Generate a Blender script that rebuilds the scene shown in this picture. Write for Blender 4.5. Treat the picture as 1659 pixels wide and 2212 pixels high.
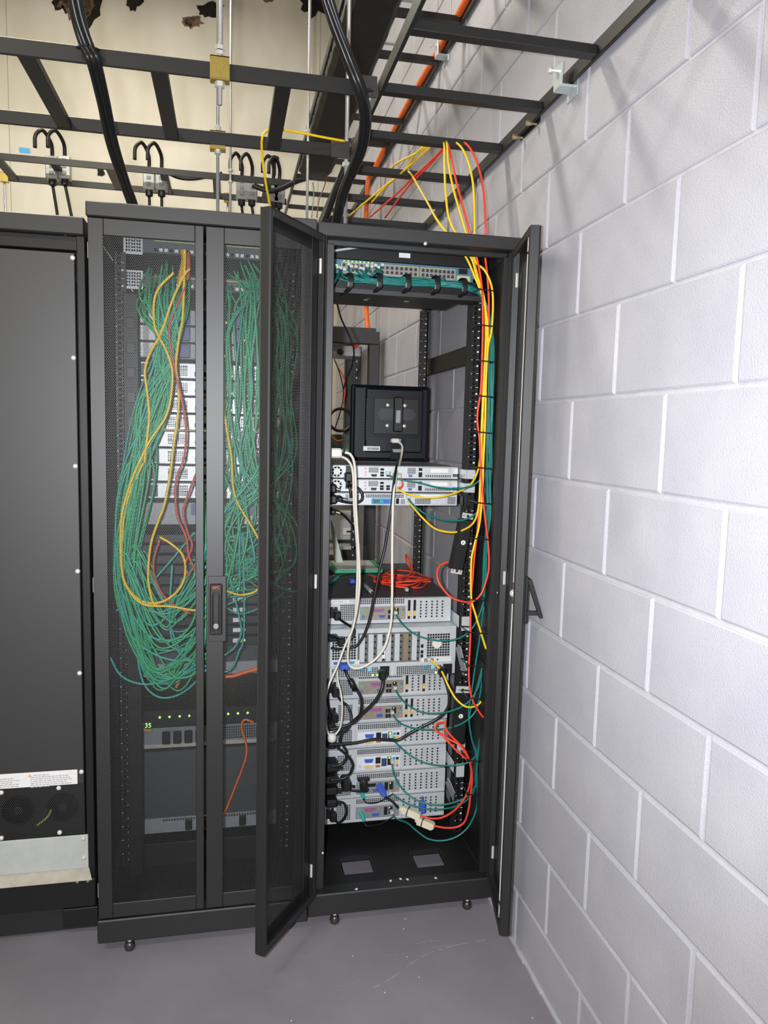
import bpy, math, random
from mathutils import Vector, Matrix
random.seed(7)
for o in list(bpy.data.objects): bpy.data.objects.remove(o)
scene = bpy.context.scene
col = scene.collection
R_ = math.radians

# ------------------------------------------------------------------ camera
CR = [Vector((.97889, -.20292, .02463)), Vector((.00268, -.10774, -.99418)), Vector((.20439, .97325, -.10492))]
CP = Vector((-.8358, -1.5378, 1.4921)); FPX = 1619.63
cam = bpy.data.cameras.new('camera'); camo = bpy.data.objects.new('camera', cam); col.objects.link(camo)
rt = CR[0].normalized(); bk = -CR[2].normalized(); up = bk.cross(rt).normalized(); rt = up.cross(bk)
camo.matrix_world = Matrix(((rt.x, up.x, bk.x, CP.x), (rt.y, up.y, bk.y, CP.y), (rt.z, up.z, bk.z, CP.z), (0, 0, 0, 1)))
cam.sensor_fit = 'HORIZONTAL'; cam.sensor_width = 36; cam.lens = FPX * 36 / 1659
cam.clip_start = .02; cam.clip_end = 50
scene.camera = camo
def P(u, v, y=None, x=None, z=None):
    """photo pixel -> point where its ray meets the plane y=, x= or z="""
    d = CR[0] * ((u - 829.5) / FPX) + CR[1] * ((v - 1106) / FPX) + CR[2]
    if y is not None: t = (y - CP.y) / d.y
    elif x is not None: t = (x - CP.x) / d.x
    else: t = (z - CP.z) / d.z
    return CP + d * t

# ------------------------------------------------------------------ world, light, exposure
w = bpy.data.worlds.new('world'); scene.world = w; w.use_nodes = True
w.node_tree.nodes['Background'].inputs[0].default_value = (.9, .95, 1, 1)
w.node_tree.nodes['Background'].inputs[1].default_value = .05
vs = scene.view_settings
vs.view_transform = 'Standard'; vs.look = 'None'; vs.gamma = 1; vs.use_curve_mapping = False
vs.exposure = 0.0
FLASH_W = 240; TUBE_W = 62; TUBE_COL = (1, .93, .80)
fl = bpy.data.lights.new('camera_flash', 'SPOT'); fl.spot_size = R_(118); fl.spot_blend = 1; fl.energy = FLASH_W; fl.shadow_soft_size = .018; fl.color = (.93, .95, 1)
flo = bpy.data.objects.new('camera_flash', fl); col.objects.link(flo); flo.matrix_world = Matrix.Translation(CP - rt*.07 + up*.03) @ camo.matrix_world.to_3x3().to_4x4()
def area(loc, sx, sy, watt):
    a = bpy.data.lights.new('fluorescent_light', 'AREA'); a.shape = 'RECTANGLE'; a.size = sx; a.size_y = sy; a.energy = watt; a.color = TUBE_COL
    o = bpy.data.objects.new('fluorescent_light', a); col.objects.link(o); o.location = loc
FIX = [((-1.9, 1.25, 3.95), 1.0), ((-2.6, -2.2, 3.95), .9), ((-1.6, 2.9, 4.6), .78)]
for l, k in FIX: area(Vector(l) - Vector((0, 0, .03)), 1.2, .22, TUBE_W * k)

# ------------------------------------------------------------------ helpers
ORG = {}
TINY = {'vent_holes', 'slot_holes', 'fan_grille', 'ear_holes', 'vent_slots', 'barcode', 'fan_opening', 'ports'}   # holes too small to pick apart
class MB:
    def __init__(s): s.v = []; s.f = []
    def quad(s, a, b, c, d):
        n = len(s.v); s.v += [tuple(a), tuple(b), tuple(c), tuple(d)]; s.f.append((n, n+1, n+2, n+3)); return s
    def box(s, x0, x1, y0, y1, z0, z1, c=0):
        if x1 < x0: x0, x1 = x1, x0
        if y1 < y0: y0, y1 = y1, y0
        if z1 < z0: z0, z1 = z1, z0
        n = len(s.v)
        if c <= 0:
            s.v += [(x, y, z) for z in (z0, z1) for y in (y0, y1) for x in (x0, x1)]
            s.f += [tuple(n+i for i in q) for q in ((0,2,3,1),(4,5,7,6),(0,1,5,4),(2,6,7,3),(0,4,6,2),(1,3,7,5))]
            return s
        c = min(c, (x1-x0)*.45, (y1-y0)*.45, (z1-z0)*.45)
        X = (x0, x1); Y = (y0, y1); Z = (z0, z1); idx = {}
        for i in (0, 1):
            for j in (0, 1):
                for k in (0, 1):
                    sx = c if i == 0 else -c; sy = c if j == 0 else -c; sz = c if k == 0 else -c
                    for a, p in (('x', (X[i], Y[j]+sy, Z[k]+sz)), ('y', (X[i]+sx, Y[j], Z[k]+sz)), ('z', (X[i]+sx, Y[j]+sy, Z[k]))):
                        idx[i, j, k, a] = len(s.v); s.v.append(p)
        def F(*ks): s.f.append(tuple(idx[k] for k in ks))
        F((0,0,0,'x'),(0,0,1,'x'),(0,1,1,'x'),(0,1,0,'x')); F((1,0,0,'x'),(1,1,0,'x'),(1,1,1,'x'),(1,0,1,'x'))
        F((0,0,0,'y'),(1,0,0,'y'),(1,0,1,'y'),(0,0,1,'y')); F((0,1,0,'y'),(0,1,1,'y'),(1,1,1,'y'),(1,1,0,'y'))
        F((0,0,0,'z'),(0,1,0,'z'),(1,1,0,'z'),(1,0,0,'z')); F((0,0,1,'z'),(1,0,1,'z'),(1,1,1,'z'),(0,1,1,'z'))
        for j in (0, 1):
            for k in (0, 1):
                F((0,j,k,'y'),(1,j,k,'y'),(1,j,k,'z'),(0,j,k,'z'))
        for i in (0, 1):
            for k in (0, 1): F((i,0,k,'x'),(i,1,k,'x'),(i,1,k,'z'),(i,0,k,'z'))
        for i in (0, 1):
            for j in (0, 1): F((i,j,0,'x'),(i,j,1,'x'),(i,j,1,'y'),(i,j,0,'y'))
        for i in (0, 1):
            for j in (0, 1):
                for k in (0, 1): F((i,j,k,'x'),(i,j,k,'y'),(i,j,k,'z'))
        return s
    def ring(s, c, t, r, n, ref):
        t = t.normalized(); a = t.cross(ref)
        if a.length < 1e-5: a = t.cross(Vector((1, .01, 0)))
        a.normalize(); b = t.cross(a); k = len(s.v)
        s.v += [tuple(c + (a*math.cos(2*math.pi*i/n) + b*math.sin(2*math.pi*i/n))*r) for i in range(n)]
        return k, -b
    def tube(s, pts, r, n=7, cap=True, closed=False):
        pts = [Vector(p) for p in pts]; m = len(pts); ref = Vector((.13, .27, .95)); ks = []
        t0 = (pts[1]-pts[0]).normalized(); a = t0.orthogonal().normalized()
        for i, p in enumerate(pts):
            if closed: t = pts[(i+1) % m] - pts[i-1]
            else: t = pts[min(i+1, m-1)] - pts[max(i-1, 0)]
            if t.length < 1e-9: t = t0.copy()
            t.normalize(); a = (a - t*a.dot(t))
            if a.length < 1e-6: a = t.orthogonal()
            a.normalize(); b = t.cross(a); k = len(s.v); ks.append(k)
            rr = r[i] if isinstance(r, (list, tuple)) else r
            s.v += [tuple(p + (a*math.cos(2*math.pi*j/n) + b*math.sin(2*math.pi*j/n))*rr) for j in range(n)]
        for i in range(m if closed else m-1):
            k0 = ks[i]; k1 = ks[(i+1) % m]
            for j in range(n): s.f.append((k0+j, k0+(j+1) % n, k1+(j+1) % n, k1+j))
        if cap and not closed:
            s.f.append(tuple(ks[0]+j for j in range(n))[::-1]); s.f.append(tuple(ks[-1]+j for j in range(n)))
        return s
    def cyl(s, a, b, r, n=10): return s.tube([a, b], r, n)
    def poly(s, pts, d):
        """extrude a polygon (list of points) by vector d"""
        n = len(pts); k = len(s.v); d = Vector(d)
        s.v += [tuple(Vector(p)) for p in pts] + [tuple(Vector(p)+d) for p in pts]
        s.f.append(tuple(range(k, k+n))); s.f.append(tuple(range(k+2*n-1, k+n-1, -1)))
        for i in range(n): s.f.append((k+i, k+n+i, k+n+(i+1) % n, k+(i+1) % n))
        return s
    def lathe(s, prof, c, axis='z', n=12):
        k = len(s.v); m = len(prof); c = Vector(c)
        for r, h in prof:
            for i in range(n):
                a = 2*math.pi*i/n; x = r*math.cos(a); y = r*math.sin(a)
                q = {'z': (x, y, h), 'y': (x, h, y), 'x': (h, x, y)}[axis]
                s.v.append(tuple(c + Vector(q)))
        for i in range(m-1):
            for j in range(n): s.f.append((k+i*n+j, k+i*n+(j+1) % n, k+(i+1)*n+(j+1) % n, k+(i+1)*n+j))
        s.f.append(tuple(k+j for j in range(n))[::-1]); s.f.append(tuple(k+(m-1)*n+j for j in range(n)))
        return s
    def xf(s, M):
        s.v = [tuple(M @ Vector(v)) for v in s.v]; return s
    def mesh(s, name, smooth=False, org=None):
        o = org or Vector((0, 0, 0))
        me = bpy.data.meshes.new(name); me.from_pydata([(v[0]-o[0], v[1]-o[1], v[2]-o[2]) for v in s.v], [], s.f); me.update()
        import bmesh as bm_
        b = bm_.new(); b.from_mesh(me); bm_.ops.recalc_face_normals(b, faces=b.faces); b.to_mesh(me); b.free()
        if smooth:
            me.polygons.foreach_set('use_smooth', [True]*len(me.polygons))
        return me
    def build(s, name, m, parent=None, smooth=False, local=False, label=None, kind=None):
        """one mesh object. With a parent, points are world points unless local=True"""
        org = Vector((0, 0, 0))
        if parent is not None and not local: org = ORG.get(parent.name, org)
        if parent is None and s.v and not local:
            xs = [v[0] for v in s.v]; ys = [v[1] for v in s.v]; zs = [v[2] for v in s.v]
            org = Vector(((min(xs)+max(xs))/2, (min(ys)+max(ys))/2, min(zs)))
        o = bpy.data.objects.new(name, s.mesh(name, smooth, org)); col.objects.link(o)
        o.data.materials.append(m)
        if parent is None: o.location = org
        else: o.parent = parent
        ORG[o.name] = org
        if label: o['label'] = label
        if kind or name in TINY: o['kind'] = kind or 'stuff'
        return o
def thing(name, label, cat, loc=(0, 0, 0), rz=0, group=None, kind=None):
    o = bpy.data.objects.new(name, None); col.objects.link(o); o.empty_display_size = .05
    o.location = loc; o.rotation_euler = (0, 0, rz)
    ORG[o.name] = Vector(loc)
    return tag(o, label, cat, group, kind)
def tag(o, label=None, cat=None, group=None, kind=None):
    if label: o['label'] = label
    if cat: o['category'] = cat
    if group: o['group'] = group
    if kind: o['kind'] = kind
    return o
def copy_tree(o, parent=None, loc=None):
    c = o.copy(); col.objects.link(c); c.parent = parent
    if loc is not None: c.location = loc; ORG[c.name] = Vector(loc)
    for ch in list(o.children): copy_tree(ch, c)
    return c
def smooth_path(pts, k=8):
    pts = [Vector(p) for p in pts]
    if len(pts) < 3: return pts
    q = [pts[0]*2-pts[1]] + pts + [pts[-1]*2-pts[-2]]; out = []
    for i in range(1, len(q)-2):
        p0, p1, p2, p3 = q[i-1:i+3]
        for j in range(k):
            t = j/k
            out.append(.5*((2*p1)+(p2-p0)*t+(2*p0-5*p1+4*p2-p3)*t*t+(3*p1-p0-3*p2+p3)*t**3))
    out.append(pts[-1]); return out
def cable(name, label, m, pts, r=.003, group=None, cat='cable', k=7, n=7):
    o = MB().tube(smooth_path(pts, k), r, n).build(name, m, smooth=True)
    return tag(o, label, cat, group)
def sub(o, mb, name, m, smooth=False):
    """a child part of a one-mesh thing, given in world points"""
    c = bpy.data.objects.new(name, mb.mesh(name, smooth, o.location)); col.objects.link(c); c.data.materials.append(m); c.parent = o
    ORG[c.name] = Vector(o.location); return c
def text(s, size, m, parent, loc, rot=(math.pi/2, 0, 0), name='lettering', align='CENTER'):
    cu = bpy.data.curves.new(name, 'FONT'); cu.body = s; cu.size = size; cu.extrude = .0002; cu.align_x = align; cu.align_y = 'CENTER'
    t = bpy.data.objects.new(name+'_src', cu); col.objects.link(t)
    dg = bpy.context.evaluated_depsgraph_get(); me = bpy.data.meshes.new_from_object(t.evaluated_get(dg))
    bpy.data.objects.remove(t)
    o = bpy.data.objects.new(name, me); col.objects.link(o); me.materials.clear(); me.materials.append(m)
    o.parent = parent; o.location = loc; o.rotation_euler = rot
    return o

# ------------------------------------------------------------------ materials
MATS = {}
def mat(name, c, rough=.5, metal=0, var=.08, scale=60, bump=0, bscale=400, emit=0, coat=0, spec=.5):
    if name in MATS: return MATS[name]
    m = bpy.data.materials.new(name); m.use_nodes = True; nt = m.node_tree; N = nt.nodes; L = nt.links
    b = N['Principled BSDF']; b.inputs['Roughness'].default_value = rough; b.inputs['Metallic'].default_value = metal
    b.inputs['Specular IOR Level'].default_value = spec
    if coat: b.inputs['Coat Weight'].default_value = coat
    geo = N.new('ShaderNodeNewGeometry')
    tex = N.new('ShaderNodeTexNoise'); tex.inputs['Scale'].default_value = scale; tex.inputs['Detail'].default_value = 4
    L.new(geo.outputs['Position'], tex.inputs['Vector'])
    rp = N.new('ShaderNodeValToRGB'); e = rp.color_ramp.elements
    e[0].position = .3; e[1].position = .7
    e[0].color = tuple(max(0, x*(1-var)) for x in c) + (1,); e[1].color = tuple(min(1, x*(1+var)) for x in c) + (1,)
    L.new(tex.outputs['Fac'], rp.inputs['Fac']); L.new(rp.outputs['Color'], b.inputs['Base Color'])
    if bump:
        t2 = N.new('ShaderNodeTexNoise'); t2.inputs['Scale'].default_value = bscale; t2.inputs['Detail'].default_value = 3
        L.new(geo.outputs['Position'], t2.inputs['Vector'])
        bp = N.new('ShaderNodeBump'); bp.inputs['Strength'].default_value = bump; bp.inputs['Distance'].default_value = .002
        L.new(t2.outputs['Fac'], bp.inputs['Height']); L.new(bp.outputs['Normal'], b.inputs['Normal'])
    if emit:
        b.inputs['Emission Color'].default_value = (*c, 1); b.inputs['Emission Strength'].default_value = emit
    MATS[name] = m; return m
BLK = mat('black_powder_coat', (.0075, .0080, .0086), .50, 0, .08, 300, .06, 900, spec=.85)
BLK2 = mat('black_steel_interior', (.007, .007, .0075), .5, 0, .1, 200)
LADB = mat('black_ladder_paint', (.0085, .009, .0098), .48, 0, .1, 120, spec=.7)
PLAST = mat('black_plastic', (.009, .0095, .010), .42, 0, .1, 100)
MONM = mat('monitor_plastic', (.006, .0075, .011), .42, 0, .06, 150, .05, 1500, spec=.3)
RUBB = mat('black_cable_jacket', (.012, .012, .013), .33, 0, .1, 80)
STEEL = mat('zinc_steel', (.62, .65, .67), .36, .25, .06, 250)
STEELD = mat('server_lid_steel', (.075, .08, .085), .5, .3, .08, 120)
CHROME = mat('chrome', (.8, .8, .76), .25, .45, .03, 100)
GALV = mat('galvanised_rod', (.66, .66, .64), .35, .7, .08, 300)
GOLD = mat('gold_zinc_bracket', (.62, .47, .14), .35, .8, .1, 120)
HOLE = mat('dark_hole', (.006, .006, .007), .8)
WHITEP = mat('white_plastic', (.72, .71, .66), .45, 0, .03, 90)
LABELW = mat('white_label_paper', (.8, .8, .8), .6, 0, .03, 90)
INK = mat('label_ink', (.1, .1, .11), .7)
RED = mat('red_cable', (.86, .065, .03), .38, 0, .06, 60)
ORANGE = mat('orange_cable', (.93, .16, .02), .4, 0, .06, 60)
YEL = mat('yellow_cable', (.90, .60, .01), .38, 0, .06, 60)
TEAL = mat('teal_cable', (.006, .17, .15), .4, 0, .1, 60)
GREEN = mat('green_cable', (.04, .44, .19), .4, 0, .12, 60)
TEAL2 = mat('teal_green_cable', (.04, .43, .34), .4, 0, .12, 60)
WCAB = mat('white_cable', (.72, .69, .60), .42, 0, .04, 60)
BEIGE = mat('beige_plastic', (.74, .69, .52), .45, 0, .04, 60)
IOP = mat('io_plate_beige', (.36, .33, .27), .42, .35, .1, 150)
IOW = mat('io_plate_white', (.72, .75, .80), .45, 0, .04, 150)
PURP = mat('port_purple', (.35, .10, .28), .45)
BLUEP = mat('port_blue', (.05, .11, .5), .45)
CYANP = mat('port_cyan', (.03, .33, .5), .45)
GREENP = mat('port_green', (.1, .5, .25), .45)
PINKP = mat('port_pink', (.75, .25, .25), .45)
ORNP = mat('port_orange', (.85, .45, .1), .45)
LED = mat('green_led', (.35, 1, .12), .4, emit=2.2)
LEDY = mat('amber_led', (1, .75, .05), .4, emit=1.5)
SWB = mat('switch_blue', (.09, .19, .28), .45, 0, .06, 90)
SWY = mat('switch_yellow_trim', (.52, .55, .20), .5)
BLUEBOX = mat('blue_panel', (.055, .085, .22), .45, 0, .1, 60)
GREYP = mat('grey_panel', (.28, .29, .30), .5, .2, .08, 80)
PANEL = mat('charcoal_panel', (.014, .0148, .0165), .53, 0, .06, 200, .08, 1200, spec=1.0)
PLATE = mat('pale_grey_plate', (.52, .55, .54), .5, .15, .05, 40)
BGLIP = mat('beige_lip', (.45, .42, .35), .6, 0, .12, 30)
CARD = mat('pale_carton', (.60, .62, .56), .6, 0, .05, 40)
CARDG = mat('green_carton', (.06, .42, .22), .55, 0, .1, 40)
GREYB = mat('light_grey_plastic', (.46, .47, .46), .5, 0, .04, 60)
BLUET = mat('blue_tag', (.06, .38, .75), .5)
DUCTM = mat('black_trunk_sheath', (.010, .009, .009), .65, 0, .3, 25, .4, 60)
STAIN = mat('burnt_hole', (.015, .011, .009), .9, 0, .6, 30, .6, 60)
STAINB = mat('torn_paper_fringe', (.20, .13, .08), .9, 0, .5, 40, .4, 80)

def wall_paint():
    m = bpy.data.materials.new('painted_concrete_block'); m.use_nodes = True; nt = m.node_tree; N = nt.nodes; L = nt.links; b = N['Principled BSDF']
    b.inputs['Roughness'].default_value = .5
    geo = N.new('ShaderNodeNewGeometry')
    n1 = N.new('ShaderNodeTexNoise'); n1.inputs['Scale'].default_value = 5; n1.inputs['Detail'].default_value = 6
    rp = N.new('ShaderNodeValToRGB'); e = rp.color_ramp.elements
    e[0].position = .3; e[1].position = .75; e[0].color = (.42, .42, .475, 1); e[1].color = (.50, .50, .545, 1)
    n2 = N.new('ShaderNodeTexNoise'); n2.inputs['Scale'].default_value = 320; n2.inputs['Detail'].default_value = 2
    v = N.new('ShaderNodeTexVoronoi'); v.inputs['Scale'].default_value = 190
    mr = N.new('ShaderNodeMapRange'); mr.inputs[1].default_value = .02; mr.inputs[2].default_value = .28
    mx = N.new('ShaderNodeMath'); mx.operation = 'MULTIPLY_ADD'; mx.inputs[1].default_value = .5
    bp = N.new('ShaderNodeBump'); bp.inputs['Strength'].default_value = .45; bp.inputs['Distance'].default_value = .0022
    for t in (n1, n2, v): L.new(geo.outputs['Position'], t.inputs['Vector'])
    L.new(n1.outputs['Fac'], rp.inputs['Fac']); L.new(rp.outputs['Color'], b.inputs['Base Color'])
    L.new(v.outputs['Distance'], mr.inputs[0]); L.new(mr.outputs[0], mx.inputs[0]); L.new(n2.outputs['Fac'], mx.inputs[2])
    L.new(mx.outputs[0], bp.inputs['Height']); L.new(bp.outputs['Normal'], b.inputs['Normal'])
    return m
WALLM = wall_paint()
MORT = mat('painted_mortar', (.50, .50, .54), .5, 0, .06, 30, .3, 300)
def floor_paint():
    m = bpy.data.materials.new('painted_concrete_floor'); m.use_nodes = True; nt = m.node_tree; N = nt.nodes; L = nt.links; b = N['Principled BSDF']
    b.inputs['Roughness'].default_value = .42
    geo = N.new('ShaderNodeNewGeometry')
    n1 = N.new('ShaderNodeTexNoise'); n1.inputs['Scale'].default_value = 3.2; n1.inputs['Detail'].default_value = 7; n1.inputs['Roughness'].default_value = .62
    rp = N.new('ShaderNodeValToRGB'); e = rp.color_ramp.elements
    e[0].position = .28; e[1].position = .78; e[0].color = (.215, .20, .225, 1); e[1].color = (.29, .275, .30, 1)
    mp = N.new('ShaderNodeMapping'); mp.inputs['Scale'].default_value = (1.2, 9, 1); mp.inputs['Rotation'].default_value = (0, 0, .5)
    n2 = N.new('ShaderNodeTexNoise'); n2.inputs['Scale'].default_value = 6; n2.inputs['Detail'].default_value = 5
    r2 = N.new('ShaderNodeValToRGB'); r2.color_ramp.elements[0].position = .68; r2.color_ramp.elements[1].position = .76
    mx = N.new('ShaderNodeMixRGB'); mx.inputs['Color2'].default_value = (.34, .33, .34, 1)
    sc = N.new('ShaderNodeMath'); sc.operation = 'MULTIPLY'; sc.inputs[1].default_value = .5
    L.new(geo.outputs['Position'], n1.inputs['Vector']); L.new(geo.outputs['Position'], mp.inputs['Vector']); L.new(mp.outputs[0], n2.inputs['Vector'])
    L.new(n1.outputs['Fac'], rp.inputs['Fac']); L.new(n2.outputs['Fac'], r2.inputs['Fac']); L.new(r2.outputs['Color'], sc.inputs[0])
    L.new(sc.outputs[0], mx.inputs['Fac']); L.new(rp.outputs['Color'], mx.inputs['Color1']); L.new(mx.outputs[0], b.inputs['Base Color'])
    n3 = N.new('ShaderNodeTexNoise'); n3.inputs['Scale'].default_value = 120
    bp = N.new('ShaderNodeBump'); bp.inputs['Strength'].default_value = .08; bp.inputs['Distance'].default_value = .002
    L.new(geo.outputs['Position'], n3.inputs['Vector']); L.new(n3.outputs['Fac'], bp.inputs['Height']); L.new(bp.outputs['Normal'], b.inputs['Normal'])
    return m
FLOORM = floor_paint()
def drywall():
    m = bpy.data.materials.new('cream_drywall'); m.use_nodes = True; nt = m.node_tree; N = nt.nodes; L = nt.links; b = N['Principled BSDF']
    b.inputs['Roughness'].default_value = .75
    geo = N.new('ShaderNodeNewGeometry')
    mp = N.new('ShaderNodeMapping'); mp.inputs['Scale'].default_value = (2.2, 1, 1.1)
    n1 = N.new('ShaderNodeTexNoise'); n1.inputs['Scale'].default_value = 1.7; n1.inputs['Detail'].default_value = 2
    rp = N.new('ShaderNodeValToRGB'); e = rp.color_ramp.elements
    e[0].position = .35; e[1].position = .72; e[0].color = (.72, .68, .56, 1); e[1].color = (.86, .82, .71, 1)
    L.new(geo.outputs['Position'], mp.inputs[0]); L.new(mp.outputs[0], n1.inputs['Vector']); L.new(n1.outputs['Fac'], rp.inputs['Fac']); L.new(rp.outputs['Color'], b.inputs['Base Color'])
    return m
DRY = drywall()
CEILM = mat('ceiling_paint', (.5, .49, .45), .8, 0, .05, 3)
def perforated(name, c, pitch=.0046, rad=.405):
    """steel sheet with hexagonally packed round holes, in the panel's own X and Z"""
    m = bpy.data.materials.new(name); m.use_nodes = True; nt = m.node_tree; N = nt.nodes; L = nt.links; b = N['Principled BSDF']
    b.inputs['Base Color'].default_value = (*c, 1); b.inputs['Roughness'].default_value = .55; b.inputs['Specular IOR Level'].default_value = 1
    tc = N.new('ShaderNodeTexCoord')
    def dist(off):
        a = N.new('ShaderNodeVectorMath'); a.operation = 'MULTIPLY'; a.inputs[1].default_value = (1/pitch, 0, 1/(pitch*math.sqrt(3)))
        L.new(tc.outputs['Object'], a.inputs[0])
        d = N.new('ShaderNodeVectorMath'); d.operation = 'ADD'; d.inputs[1].default_value = off; L.new(a.outputs[0], d.inputs[0])
        f = N.new('ShaderNodeVectorMath'); f.operation = 'FRACTION'; L.new(d.outputs[0], f.inputs[0])
        g = N.new('ShaderNodeVectorMath'); g.operation = 'SUBTRACT'; g.inputs[1].default_value = (.5, .5, .5); L.new(f.outputs[0], g.inputs[0])
        h = N.new('ShaderNodeVectorMath'); h.operation = 'MULTIPLY'; h.inputs[1].default_value = (1, 0, math.sqrt(3)); L.new(g.outputs[0], h.inputs[0])
        l = N.new('ShaderNodeVectorMath'); l.operation = 'LENGTH'; L.new(h.outputs[0], l.inputs[0]); return l.outputs['Value']
    mn = N.new('ShaderNodeMath'); mn.operation = 'MINIMUM'; L.new(dist((100, .5, 100)), mn.inputs[0]); L.new(dist((100.5, .5, 100.5)), mn.inputs[1])
    gt = N.new('ShaderNodeMath'); gt.operation = 'GREATER_THAN'; gt.inputs[1].default_value = rad; L.new(mn.outputs[0], gt.inputs[0])
    L.new(gt.outputs[0], b.inputs['Alpha'])
    return m
PERF = perforated('perforated_steel', (.018, .019, .021), .0046, .430)
PERF2 = perforated('perforated_steel_open_door', (.014, .014, .014), .0046, .365)
PERFD = perforated('perforated_dark_steel', (.010, .011, .012), .0052, .40)

# ================================================================== THE SETTING
YB = 4.4      # far drywall
flo_ = tag(MB().box(-5, .02, -3.6, YB, -.08, 0).build('floor', FLOORM), 'purple-grey painted concrete floor with scuff marks', kind='structure')
tag(MB().box(-5, .2, -3.6, YB+.1, 4.95, 5.05).build('ceiling', CEILM), 'plain high ceiling', kind='structure')
wb = tag(MB().box(-5, .2, YB, YB+.1, 0, 4.95).build('wall_back', DRY), 'cream drywall with patches and torn holes', kind='structure')
tag(MB().box(-5.1, -5, -3.6, YB, 0, 4.95).build('wall_left', DRY), 'cream side wall', kind='structure')
tag(MB().box(-5, .2, -3.7, -3.6, 0, 4.95).build('wall_front', DRY), 'cream wall', kind='structure')
wr = tag(MB().box(.0045, .2, -3.6, YB, 0, 4.95).build('wall_right', MORT), 'light grey painted concrete block wall with tooled joints', kind='structure')
# blocks: running bond 406 x 203 mm, laid from joints measured on the photo
HB = .2032; LB = .4064; Z0 = 1.5860 - 8*HB      # a bed joint lies at z = 1.5860
me = {}
def block_mesh(L, H):
    k = (round(L, 3), round(H, 3))
    if k not in me:
        b = MB(); g = .0045; c = .004; y0, y1, z0, z1 = g, L-g, g, H-g
        o = [(.006, y0, z0), (.006, y1, z0), (.006, y1, z1), (.006, y0, z1)]
        m_ = [(.002, y0, z0), (.002, y1, z0), (.002, y1, z1), (.002, y0, z1)]
        i_ = [(0, y0+c, z0+c), (0, y1-c, z0+c), (0, y1-c, z1-c), (0, y0+c, z1-c)]
        b.v = o+m_+i_
        for r in (0, 4):
            for j in range(4): b.f.append((r+j, r+(j+1) % 4, r+4+(j+1) % 4, r+4+j))
        b.f.append((8, 9, 10, 11))
        mm = b.mesh('concrete_block'); mm.materials.append(WALLM); me[k] = mm
    return me[k]
course = -1
while True:
    z0 = Z0 + course*HB; z1 = z0+HB
    if z0 > 4.3: break
    if z1 > .02:
        zz0 = max(z0, 0); off = 0 if (course % 2 == 0) else .5
        for i in range(-4, 12):
            y0 = (i+off)*LB; y1 = y0+LB
            if y0 > YB-.05: continue
            y1 = min(y1, YB)
            o = bpy.data.objects.new('concrete_block', block_mesh(y1-y0, z1-zz0)); col.objects.link(o)
            o.location = Vector((random.uniform(-.0008, .0008), y0, zz0)) - wr.location; o.parent = wr
    course += 1
# a paint bead where wall meets floor
b = MB(); n = 60
for i in range(n):
    y = -1.6 + i*.06; wd = .006 + .006*random.random()
    b.box(-wd, .004, y, y+.06, 0, .004+.003*random.random())
tag(b.build('baseboard_right', MORT), 'uneven pale paint bead along the foot of the block wall', kind='structure')
# scuffs and flecks on the floor paint
SCUF = mat('scuffed_paint', (.36, .35, .36), .6, 0, .2, 200)
def scuff(uv, w_):
    pts = smooth_path([P(u, v, z=.0003) for u, v in uv], 6); b = MB()
    for i in range(len(pts)-1):
        if random.random() < .25: continue
        d = (pts[i+1]-pts[i]).normalized(); s_ = Vector((-d.y, d.x, 0))*w_*random.uniform(.3, 1)
        b.quad(pts[i]-s_, pts[i+1]-s_, pts[i+1]+s_, pts[i]+s_)
    b.build('scuff_mark', SCUF, flo_)
for q, w_ in ((((805, 2135), (850, 2110), (890, 2080), (930, 2058), (985, 2042), (1050, 2030)), .0022), (((890, 2040), (920, 2034), (950, 2032)), .0015), (((720, 2132), (760, 2125), (800, 2118)), .001), (((820, 2066), (860, 2062), (900, 2058)), .001), (((640, 2068), (670, 2064)), .001)): scuff(q, w_)
for (u, v) in ((879, 2067), (831, 2144), (905, 2111), (762, 2065), (629, 2205), (1150, 2199), (872, 2007), (875, 1985)):
    p = P(u, v, z=0); MB().lathe([(.002, 0), (.002, .0006), (.001, .0009)], p, 'z', 6).build('paint_fleck', LABELW, flo_)
# far drywall: torn holes and joints
def ragged(u0, v0, u1, v1, n=22, y=YB, seed=1, tri=None):
    rnd = random.Random(seed); pts = []
    for i in range(n):
        a = 2*math.pi*i/n; r = rnd.uniform(.62, 1.05)
        u = (u0+u1)/2 + (u1-u0)/2*r*math.cos(a); v = (v0+v1)/2 + (v1-v0)/2*r*math.sin(a)
        pts.append(P(u, v, y=y))
    return pts
for i, (q, mm) in enumerate([((122, -50, 214, 50), STAINB), ((160, -50, 228, 66), STAIN), ((110, -40, 165, 30), STAIN), ((268, -40, 312, 28), STAIN), ((418, 2, 490, 42), STAIN), ((388, 30, 442, 62), STAINB), ((640, -40, 715, 40), STAIN), ((395, 34, 425, 58), STAIN), ((208, 362, 228, 382), STAIN), ((560, -30, 610, 8), STAINB)]):
    MB().poly(ragged(*q, seed=i+3, y=YB-.004), (0, .006, 0)).build('torn_hole', mm, wb)
for u in (18, 690):
    x = P(u, 200, y=YB).x; MB().box(x-.002, x+.002, YB-.0015, YB+.01, .5, 4.6).build('panel_joint', mat('joint_tan', (.42, .39, .30), .8), wb)  # thin darker tan strip along each drywall seam
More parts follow.
